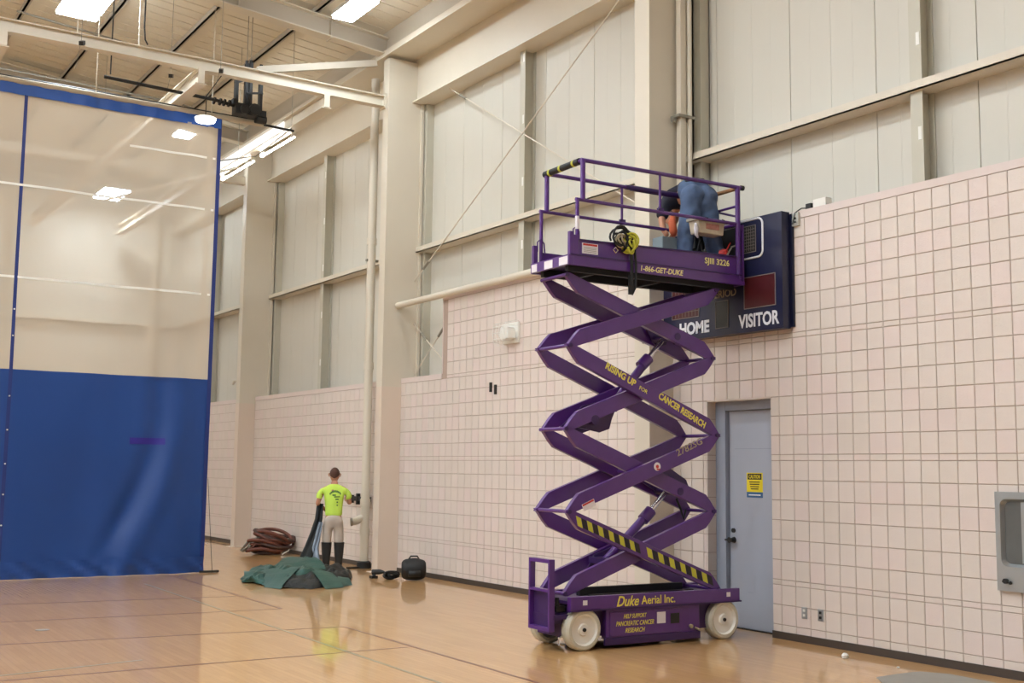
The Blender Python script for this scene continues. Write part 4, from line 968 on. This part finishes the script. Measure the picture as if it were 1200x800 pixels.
def flap(pts, m, nm='tarp_flap', n=8):
    """a bent four-cornered flap, (a,d,z) corners: front-left, front-right, back-right, back-left"""
    b = B(); vs = []
    for j in range(n + 1):
        for i in range(n + 1):
            s = i / n; t = j / n
            p = [(pts[0][k] * (1 - s) + pts[1][k] * s) * (1 - t) + (pts[3][k] * (1 - s) + pts[2][k] * s) * t for k in range(3)]
            z = p[2] + .05 * math.sin(t * math.pi) + .03 * noise.noise(Vector((p[0] * 5, p[1] * 4, 2)))
            vs.append(tp(p[0], p[1], max(.008, z)))
    fs = [(j * (n + 1) + i, j * (n + 1) + i + 1, (j + 1) * (n + 1) + i + 1, (j + 1) * (n + 1) + i) for j in range(n) for i in range(n)]
    return make(nm, b.add(vs, fs), m, ta)
flap([(-.50, -.75, .01), (-.22, -1.05, .01), (.10, .1, .33), (-.55, .25, .24)], M_green)
flap([(.50, -1.05, .01), (.80, -.85, .02), (.55, .0, .22), (.15, .1, .32)], M_green)
flap([(-.95, .3, .05), (-.5, -.6, .02), (-.3, .3, .25), (-.7, .9, .20)], M_green)
flap([(-.9, .2, .02), (-.72, .0, .02), (-.75, .5, .18), (-.95, .6, .16)], M_green)
flap([(-.35, .2, .28), (.5, .0, .27), (.3, .9, .42), (-.25, 1.1, .40)], M_green)
flap([(.70, -.8, .0), (.95, -.5, .01), (.85, -.1, .12), (.70, -.2, .14)], M_green)
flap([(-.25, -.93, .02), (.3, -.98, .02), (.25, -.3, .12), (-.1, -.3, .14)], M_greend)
# strip held up by the worker
def ribbon(pts, wid, m, nm, par, dirv, n=6, thick=.012):
    b = B(); vs = []
    for i, p in enumerate(pts):
        for k in range(n + 1):
            s = -1 + 2 * k / n; p_ = Vector(p)
            vs.append(p_ + Vector(dirv) * (wid[i] * s) + F_ * (.03 * math.sin(s * 5 + i)))
    fs = [(i * (n + 1) + k, i * (n + 1) + k + 1, (i + 1) * (n + 1) + k + 1, (i + 1) * (n + 1) + k) for i in range(len(pts) - 1) for k in range(n)]
    o = make(nm, b.add(vs, fs), m, par, smooth=True); md = o.modifiers.new('solid', 'SOLIDIFY'); md.thickness = thick; return o
WK = Vector((8.15, 17.95, 0))
def wk(x, y, z): return WK + R_ * x + F_ * y + Vector((0, 0, z))
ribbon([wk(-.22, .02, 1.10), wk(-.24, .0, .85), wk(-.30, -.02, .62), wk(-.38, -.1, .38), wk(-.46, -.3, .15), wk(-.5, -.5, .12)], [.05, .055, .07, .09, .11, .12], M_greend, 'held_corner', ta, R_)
ribbon([wk(-.20, -.04, .80), wk(-.24, -.07, .60), wk(-.29, -.10, .38), wk(-.27, -.18, .20), wk(-.18, -.25, .12)], [.03, .04, .05, .06, .05], M_silver, 'silver_corner', ta, R_)

hc = empty('hose_coil', (8.72, 22.2, 0), 0, 'heap of coiled brown hoses at the foot of the wall beside the far column', 'hose')
rnd = random.Random(4)
HR = Vector((.93, -.37, 0)); HF = Vector((.37, .93, 0)); HC = Vector((8.52, 21.85, 0))
for k in range(10):
    pts = []; cx = rnd.uniform(-.08, .16); ra = rnd.uniform(.25, .40); rb_ = rnd.uniform(.16, .26); zz = .05 + .038 * k; ph = rnd.uniform(0, 6)
    for i in range(36):
        a = 6.283 * i / 36
        p = HC + HR * (cx + ra * math.cos(a)) + HF * (rb_ * math.sin(a) * 1.1) + Vector((0, 0, max(.036, zz * (.8 + .35 * math.sin(a * .5 + .3)) + .035 * math.sin(2 * a + ph) + .02 * k * (-.2 * math.cos(a)))))
        pts.append(p)
    make('hose_loop', B().tube(pts, .034, 8, closed=True), M_hose if k % 4 else mat('dark_hose', (74, 50, 42), .6, var=.2), hc, smooth=True)
for k in range(7):
    a0 = HC + HR * rnd.uniform(-.5, -.3) + HF * rnd.uniform(-.2, .2) + Vector((0, 0, .03))
    make('hose_end', B().tube([a0 + Vector((0, 0, .03)), a0 + HR * .12 + Vector((0, 0, .08 + .03 * k)), a0 + HR * .3 + Vector((0, 0, .10 + .035 * k))], .022, 8), M_hose if k % 2 else M_rod, hc, smooth=True)
make('white_tube', B().tube([HC + HR * .30 + HF * -.25 + Vector((0, 0, .02)), HC + HR * .42 + HF * -.15 + Vector((0, 0, .08)), HC + HR * .47 + HF * -.1 + Vector((0, 0, .22)), HC + HR * .48 - HF * .05 + Vector((0, 0, .28))], .014, 8), M_white, hc, smooth=True)

bg = empty('duffel_bag', (8.55, 15.9, 0), 0, 'round black duffel bag on the floor against the block wall', 'bag')
b = B(); BC = Vector((8.60, 15.95, .165))
prof = []
for i in range(13):
    a = math.pi * i / 12; prof.append((-.19 * math.cos(a) * 1.0, .165 * (math.sin(a) ** .35)))
b.lathe(prof, BC, R_, 24)
for v in b.v:
    v.z = max(.004, v.z + .012 * noise.noise(v * 9)); 
make('body', b, M_black, bg, smooth=True)
make('handle', B().tube([BC + R_ * -.08 + Vector((0, 0, .15)), BC + R_ * -.05 + Vector((0, 0, .2)), BC + R_ * .05 + Vector((0, 0, .2)), BC + R_ * .08 + Vector((0, 0, .15))], .012, 8), M_black, bg, smooth=True)
make('pocket', B().tube([BC - F_ * .15 + R_ * -.09 + Vector((0, 0, -.05)), BC - F_ * .15 + R_ * .09 + Vector((0, 0, -.05))], .05, 10), M_dark, bg, smooth=True)
o = tangle((8.36, 16.25, .06), (.14, .12, .05), 6, .016, 1.2, 21, M_black, 'cable_tangle', None, False); setp(o, 'tangle of black cables on the floor left of the duffel bag', 'cable')
for v in o.data.vertices: v.co.z = max(v.co.z, 0)
o.location.z = .0
o = make('power_drill', B().tube([(8.20, 16.55, .09), (8.28, 16.45, .10), (8.33, 16.40, .10)], [.045, .04, .015], 10).tube([(8.22, 16.52, .08), (8.20, 16.50, .02)], .024, 8).box(8.15, 8.25, 16.46, 16.56, 0, .04), M_dark, smooth='auto'); setp(o, 'small dark power tool lying at the foot of the column', 'tool')
o = make('paper_scrap', B().lathe([(0, 0), (.004, .028), (.03, .034), (.048, .02), (.052, 0)], (8.62, 7.55, 0), (0, 0, 1), 7), M_chip); setp(o, 'crumpled white scrap on the floor near the wall', 'scrap')
o = make('paper_scrap', B().lathe([(0, 0), (.002, .015), (.012, .014), (.015, 0)], (8.62, 6.95, 0), (0, 0, 1), 6), M_chip); setp(o, 'tiny white crumb on the floor, nearest the right edge', 'scrap')
fm = make('floor_film', B().prism([(7.75, 6.35), (8.05, 6.72), (8.40, 6.74), (8.62, 6.72), (8.74, 6.5), (8.72, 6.0), (8.2, 5.6)], lambda a, c, d: (a, c, d), .0, .006), M_greymat); setp(fm, 'flat grey mat corner on the floor at the bottom right edge', 'mat')
o = make('floor_plate', B().tube([(2.63, 12.91, 0), (2.63, 12.91, .003)], .07, 20), M_rod); setp(o, 'round grey floor socket cover in the open gym floor', 'cover')

# ================================================================== PEOPLE
def head(par, c, f, upv, r=.108, hair=M_hair, nm='head'):
    """c = head centre, f = facing direction, upv = up of the head"""
    f = Vector(f).normalized(); upv = Vector(upv).normalized(); s = f.cross(upv).normalized(); upv = s.cross(f)
    b = B(); n = 24; m_ = 16; vs = []
    def shape(th, ph):
        x = math.sin(th) * math.cos(ph); y = math.sin(th) * math.sin(ph); z = math.cos(th)      # y = forward
        jx = .74 - (.16 * max(0, -z)); px = x * r * jx * 1.0; py = y * r * (.93 if y < 0 else .88); pz = z * r * 1.12
        if y > 0: py += r * .16 * g(x, 0, .12) * g(z, -.10, .16) + r * .05 * g(x, 0, .3) * g(z, -.75, .2) - r * .05 * (g(x, .33, .14) + g(x, -.33, .14)) * g(z, .08, .12) + r * .05 * g(x, 0, .25) * g(z, -.42, .07)
        if y < 0: py *= 1 - .2 * max(0, -z)
        return px, py, pz
    for i in range(m_ + 1):
        for k in range(n):
            p = shape(math.pi * i / m_, 2 * math.pi * k / n); vs.append(Vector(c) + s * p[0] + f * p[1] + upv * p[2])
    fs = [(i * n + k, (i + 1) * n + k, (i + 1) * n + (k + 1) % n, i * n + (k + 1) % n) for i in range(m_) for k in range(n)]
    h = make(nm, b.add(vs, fs), M_skin, par, smooth=True)
    hb = B(); vs = []
    for i in range(11):
        for k in range(n):
            ph = 2 * math.pi * k / n; back = -math.sin(ph); th = (math.pi * (.36 + .36 * max(0, back) + .08 * (1 - abs(back)))) * i / 10
            p = shape(th, ph); vs.append(Vector(c) + (s * p[0] + f * p[1] + upv * p[2]) * 1.045)
    hb.add(vs, [(i * n + k, (i + 1) * n + k, (i + 1) * n + (k + 1) % n, i * n + (k + 1) % n) for i in range(10) for k in range(n)])
    make('hair', hb, hair, par, smooth=True)
    for sg_ in (-1, 1):
        e0 = Vector(c) + s * sg_ * r * .76; make('ear', B().tube([e0 + upv * .028 - f * .008, e0 + s * sg_ * .012 + upv * .015 - f * .01, e0 + s * sg_ * .010 - upv * .012, e0 - upv * .028 + f * .004], [.006, .012, .010, .006], 8), M_skin, par, smooth=True)
        make('eye', B().lathe([(-.008, .0), (-.004, .010), (.004, .010), (.008, 0)], Vector(c) + s * sg_ * r * .28 + f * r * .80 + upv * .008, f, 10), M_eye, par, smooth=True)
    make('mouth', B().tube([Vector(c) + s * -.022 + f * r * .80 - upv * .052, Vector(c) + f * r * .86 - upv * .050, Vector(c) + s * .022 + f * r * .80 - upv * .052], .005, 6), mat('lips', (160, 96, 86), .5), par, smooth=True)
    return h
def hand_chains(wr_, d, palm_n, side, R0=.022):
    """wrist point, pointing dir d, palm normal, thumb side vector"""
    d = Vector(d).normalized(); side = Vector(side); side = (side - d * side.dot(d)).normalized(); pn_ = Vector(palm_n); ch_ = []
    w0 = Vector(wr_); pc = w0 + d * .05
    ch_.append([(*w0, .024, 'w'), (*pc, .03, 'p'), (*(w0 + d * .085), .026, 'k')])
    for q, L_ in ((.030, .072), (.010, .082), (-.010, .076), (-.030, .060)):
        k0 = w0 + d * .092 + side * q; k1 = k0 + d * L_ * .45 + pn_ * L_ * .12; k2 = k1 + d * L_ * .3 + pn_ * L_ * .35; k3 = k2 + d * L_ * .05 + pn_ * L_ * .3
        ch_.append(['k', (*k0, .0098), (*k1, .0088), (*k2, .008), (*k3, .0072)])
    t0 = w0 + d * .03 + side * .028; ch_.append(['p', (*t0, .014), (*(t0 + side * .025 + d * .028), .0105), (*(t0 + side * .03 + d * .055 + pn_ * .01), .009)])
    return ch_
# ---- worker on the floor
w1 = empty('person', WK, 0, 'worker in lime green T-shirt and pale trousers, back turned, holding up the green tarp', 'person')
Z = Vector((0, 0, 1))
def k_(x, y, z, r, *t): p = wk(x, y, z); return (p.x, p.y, p.z, r) + t
lh = wk(-.19, .16, 1.06); rh = wk(.20, .34, 1.17)
body = [[k_(0, 0, .92, .09, 'pel'), k_(0, .0, 1.06, .08), k_(0, .01, 1.22, .09, 'ch'), k_(0, .02, 1.34, .07, 'nb'), k_(0, .045, 1.44, .052), k_(0, .07, 1.50, .05)],
        ['nb', k_(-.15, .02, 1.35, .05), k_(-.205, .01, 1.30, .05), k_(-.27, -.02, 1.10, .04), k_(-.24, .07, 1.08, .034), (*lh, .026)],
        ['nb', k_(.15, .02, 1.35, .05), k_(.205, .01, 1.30, .05), k_(.265, .03, 1.11, .04), k_(.24, .16, 1.13, .034), (*rh, .026)],
        ['pel', k_(-.09, 0, .84, .07), k_(-.10, .01, .48, .058), k_(-.11, 0, .30, .055), k_(-.11, 0, .10, .042), k_(-.12, .10, .05, .035)],
        ['pel', k_(.09, 0, .84, .07), k_(.09, .02, .48, .058), k_(.095, 0, .30, .055), k_(.095, 0, .10, .042), k_(.10, .10, .05, .035)]]
skin('body', body, M_skin, w1)
skin('hand', hand_chains(lh, (R_ * .3 + F_ * .5 - Z * .6), R_ * .8, F_), M_skin, w1, sub=1)
skin('hand', hand_chains(rh, (F_ * .9 + R_ * .1), -R_ * .8, Z), M_skin, w1, sub=1)
sh1 = [[k_(0, .0, .87, (.165, .12)), k_(0, 0, 1.0, (.155, .12)), k_(0, .01, 1.15, (.17, .125), 'a'), k_(0, .02, 1.30, (.18, .115), 'nb'), k_(0, .035, 1.405, (.085, .07)), k_(0, .04, 1.43, (.062, .06))],
       ['nb', k_(-.17, .02, 1.345, .078), k_(-.22, .01, 1.29, .072), k_(-.262, -.01, 1.15, .066)],
       ['nb', k_(.17, .02, 1.345, .078), k_(.22, .01, 1.29, .072), k_(.258, .01, 1.15, .066)]]
# the skin radii need the shirt's flat section along the worker's own right axis: build in a rotated frame
def frame_skin(name, chains, m, par, org, rz, sub=2):
    o = skin(name, chains, m, None, sub=sub); o.parent = par; o.location = Vector(org) - par.location; o.rotation_euler = (0, 0, rz); return o
RZ = math.atan2(R_.y, R_.x)
loc = lambda x, y, z, r, *t: (x, y, z, r) + t
sh1 = [[loc(0, .0, .86, .135), loc(0, 0, .98, .125), loc(0, .01, 1.13, .135, 'a'), loc(0, .02, 1.27, .14, 'nb'), loc(0, .035, 1.39, .085), loc(0, .045, 1.43, .06)],
       ['nb', loc(-.14, .02, 1.34, .085), loc(-.215, .01, 1.29, .074), loc(-.262, -.01, 1.16, .068)],
       ['nb', loc(.14, .02, 1.34, .085), loc(.215, .01, 1.29, .074), loc(.258, .01, 1.16, .068)]]
st1 = frame_skin('t_shirt', sh1, M_lime, w1, WK, RZ)
for v in st1.data.vertices:
    if v.co.z < 1.35 and abs(v.co.x) < .19: v.co.x *= 1.2; v.co.y = v.co.y * .86
tr1 = frame_skin('trousers', [[loc(0, 0, .93, .125), loc(0, 0, .88, .135, 'p'), loc(0, 0, .84, .12, 'q')], ['q', loc(-.088, 0, .76, .098), loc(-.10, .01, .60, .086), loc(-.105, .01, .43, .082)], ['q', loc(.088, 0, .76, .098), loc(.095, .015, .60, .086), loc(.098, .015, .43, .082)]], M_khaki, w1, WK, RZ)
for sx_ in (-1, 1):
    x = sx_ * .103
    bt = B().tube([(x, .005, .47), (x, .005, .40), (x, -.005, .28), (x, -.005, .12), (x, .0, .05), (x, .0, .02)], [.088, .083, .074, .058, .060, .062], 16)
    bt.tube([(x, -.05, .045), (x, .06, .05), (x, .15, .045), (x, .19, .04)], [.045, .052, .048, .025], 12)
    bt.v = [WK + R_ * v.x + F_ * v.y + Z * max(.0, v.z) for v in bt.v]
    make('boot', bt, M_boot, w1, smooth='auto')
    make('boot_sole', B().beam(wk(x, -.09, .012), wk(x, .19, .012), .10, .024), M_black, w1)
head(w1, wk(-.0, .09, 1.575), F_ * .95 - Z * .35 + R_ * .05, Z, .112)
# arc print on the shirt's back
b = B()
for k in range(9):
    a = math.radians(150 - 15 * k); x = .02 + .10 * math.cos(a); z = 1.23 + .09 * math.sin(a)
    b.box(x - .012, x + .012, -.128 - .0, -.118, z - .016, z + .016)
for k, (x, z, w_) in enumerate(((.05, 1.22, .05), (.055, 1.18, .03), (.06, 1.13, .014), (.062, 1.08, .014), (.0, 1.25, .03))): b.box(x - w_, x + w_, -.128, -.115, z - .012, z + .012)
b.v = [WK + R_ * v.x + F_ * v.y + Z * v.z for v in b.v]
o = make('back_print', b, M_shirtp, w1)
md = o.modifiers.new('wrap', 'SHRINKWRAP'); md.target = st1; md.offset = .003; md.wrap_mode = 'ABOVE_SURFACE'; md.wrap_method = 'NEAREST_SURFACEPOINT'
# ---- worker on the platform (lift frame: u right, v away)
WP = wp(1.75, .37, 3.76); TH2 = TH - math.radians(12)
w2 = empty('person', WP, TH2, 'worker in blue jeans and dark shirt bent over on the raised lift platform', 'person')
def l2(u, v, z, r, *t): return (u, v, z, r) + t
skin('body', [[l2(0, .02, .94, .08, 'pel'), l2(0, .14, 1.0, .09), l2(0, .32, 1.02, .11, 'ch'), l2(0, .46, .99, .09, 'nb'), l2(0, .54, .93, .055), l2(0, .59, .89, .05)],
              ['nb', l2(-.19, .43, .95, .05), l2(-.27, .38, .74, .042), l2(-.29, .30, .62, .036), l2(-.28, .22, .52, .027)],
              ['nb', l2(.15, .46, .95, .05), l2(.16, .50, .80, .042), l2(.12, .56, .70, .036), l2(.08, .62, .66, .027)],
              ['pel', l2(-.10, .01, .86, .075), l2(-.17, .02, .48, .06), l2(-.20, 0, .09, .042), l2(-.22, .12, .04, .03)],
              ['pel', l2(.10, .01, .86, .075), l2(.17, .03, .48, .06), l2(.20, 0, .09, .042), l2(.22, .12, .04, .03)]], M_skin, w2, local=True)
jn = blob('jeans', [((-.06, .12, 1.03), (.06, .12, 1.03), .13, .13), ((-.085, .0, .94), (-.09, .01, .84), .128, .125), ((.085, .0, .94), (.09, .01, .84), .128, .125), ((0, .05, .95), (0, .04, .87), .13, .11),
    ((-.09, .01, .84), (-.155, .025, .5), .125, .10), ((-.155, .025, .5), (-.185, 0, .28), .10, .094), ((-.185, 0, .28), (-.195, 0, .10), .094, .088),
    ((.09, .01, .84), (.175, .03, .5), .125, .102), ((.175, .03, .5), (.225, 0, .28), .102, .095), ((.225, 0, .28), (.24, 0, .10), .095, .09)], M_denim, w2)
for v in jn.data.vertices:
    n_ = noise.noise(v.co * 9); v.co += v.co.normalized() * 0; v.co.x += .012 * n_; v.co.y += .022 * noise.noise(v.co * 11 + Vector((3, 1, 2)))
for s_ in (-1, 1):
    x = s_ * .095
    b = B().box(x - .05, x + .05, -.25, -.245, .86, .97)
    b.v = [w2.matrix_basis @ v if False else (Matrix.Translation(WP) @ Matrix.Rotation(TH2, 4, 'Z')) @ v for v in b.v]
    o = make('back_pocket', b, mat('dark_denim', (72, 94, 130), .85, var=.2, scale=9), w2)
    md = o.modifiers.new('wrap', 'SHRINKWRAP'); md.target = jn; md.offset = .004; md.wrap_mode = 'ABOVE_SURFACE'
bl = B().tube([(-.13, .16, 1.10), (-.12, .06, 1.12), (-.06, .02, 1.14), (.06, .02, 1.14), (.12, .06, 1.12), (.13, .16, 1.10)], .016, 8)
bl.v = [(Matrix.Translation(WP) @ Matrix.Rotation(TH2, 4, 'Z')) @ v for v in bl.v]
make('belt', bl, M_black, w2, smooth=True)
skin('shirt', [[l2(0, .06, 1.02, .16), l2(0, .18, 1.05, .155), l2(0, .33, 1.05, .155, 'c'), l2(0, .45, 1.0, .12, 'nb'), l2(0, .52, .95, .065)],
               ['nb', l2(-.18, .43, .95, .088), l2(-.245, .40, .82, .078), l2(-.262, .385, .74, .07)],
               ['nb', l2(.15, .46, .95, .08), l2(.16, .49, .84, .068)]], M_shirtn, w2, local=True)
Mw = Matrix.Translation(WP) @ Matrix.Rotation(TH2, 4, 'Z'); Rw = Mw.to_3x3()
lhp = Mw @ Vector((-.28, .22, .52)); rhp = Mw @ Vector((.08, .62, .66))
skin('hand', hand_chains(lhp, Rw @ Vector((0, -.15, -1)), Rw @ Vector((.8, 0, 0)), Rw @ Vector((0, 1, 0))), M_skin, w2, sub=1)
skin('hand', hand_chains(rhp, Rw @ Vector((-.2, 1, 0)), Rw @ Vector((0, .2, -.8)), Rw @ Vector((-1, 0, 0))), M_skin, w2, sub=1)
head(w2, Mw @ Vector((0, .66, .84)), Rw @ Vector((0, .45, -.8)), Rw @ Vector((0, .8, .5)), .108)
for s_, x in ((-1, -.20), (1, .24)):
    b = B().tube([(x, -.0, .14), (x, 0, .05), (x, 0, .02)], [.068, .066, .062], 14).tube([(x, -.05, .045), (x, .08, .05), (x, .17, .035)], [.045, .05, .03], 12)
    b.v = [Mw @ Vector((v.x, v.y, max(.0, v.z))) for v in b.v]; make('boot', b, M_boot, w2, smooth='auto')

# ================================================================== separate the pieces that were built together
SPLIT = {'bracket', 'stiffener', 'rail_hanger', 'hanger_rod', 'socket', 'clamp', 'coupling', 'slot_plate', 'grommet', 'indicator', 'fork', 'axle', 'platform_frame', 'tooth', 'wire', 'hydraulic_hose', 'cross_tie',
         'gate_rail', 'threaded_rod', 'shaft_coupling', 'control_cable', 'flange', 'black_guide', 'hose_end', 'lanyard', 'corner_post', 'key_switch', 'hook', 'screw', 'closure_strip', 'base_plate'}
def split_loose(o):
    me = o.data; n = len(me.vertices); par = list(range(n))
    def find(a):
        while par[a] != a: par[a] = par[par[a]]; a = par[a]
        return a
    for p in me.polygons:
        v0 = find(p.vertices[0])
        for v in p.vertices[1:]: par[find(v)] = v0
    groups = {}
    for p in me.polygons: groups.setdefault(find(p.vertices[0]), []).append(tuple(p.vertices))
    if len(groups) < 2: return
    nm = o.name.split('.')[0]
    for fs in groups.values():
        idx = sorted({i for f in fs for i in f}); mp = {i: k for k, i in enumerate(idx)}
        m2 = bpy.data.meshes.new(nm); m2.from_pydata([tuple(me.vertices[i].co) for i in idx], [], [tuple(mp[i] for i in f) for f in fs]); m2.update()
        for m in me.materials: m2.materials.append(m)
        if me.polygons[0].use_smooth: m2.polygons.foreach_set('use_smooth', [True] * len(m2.polygons))
        q = o.copy(); q.data = m2; COL.objects.link(q)
        q.name = nm
    for c in list(o.children): c.parent = o.parent
    bpy.data.objects.remove(o)
for o in [o for o in bpy.data.objects if o.type == 'MESH' and o.parent and o.name.split('.')[0] in SPLIT]: split_loose(o)
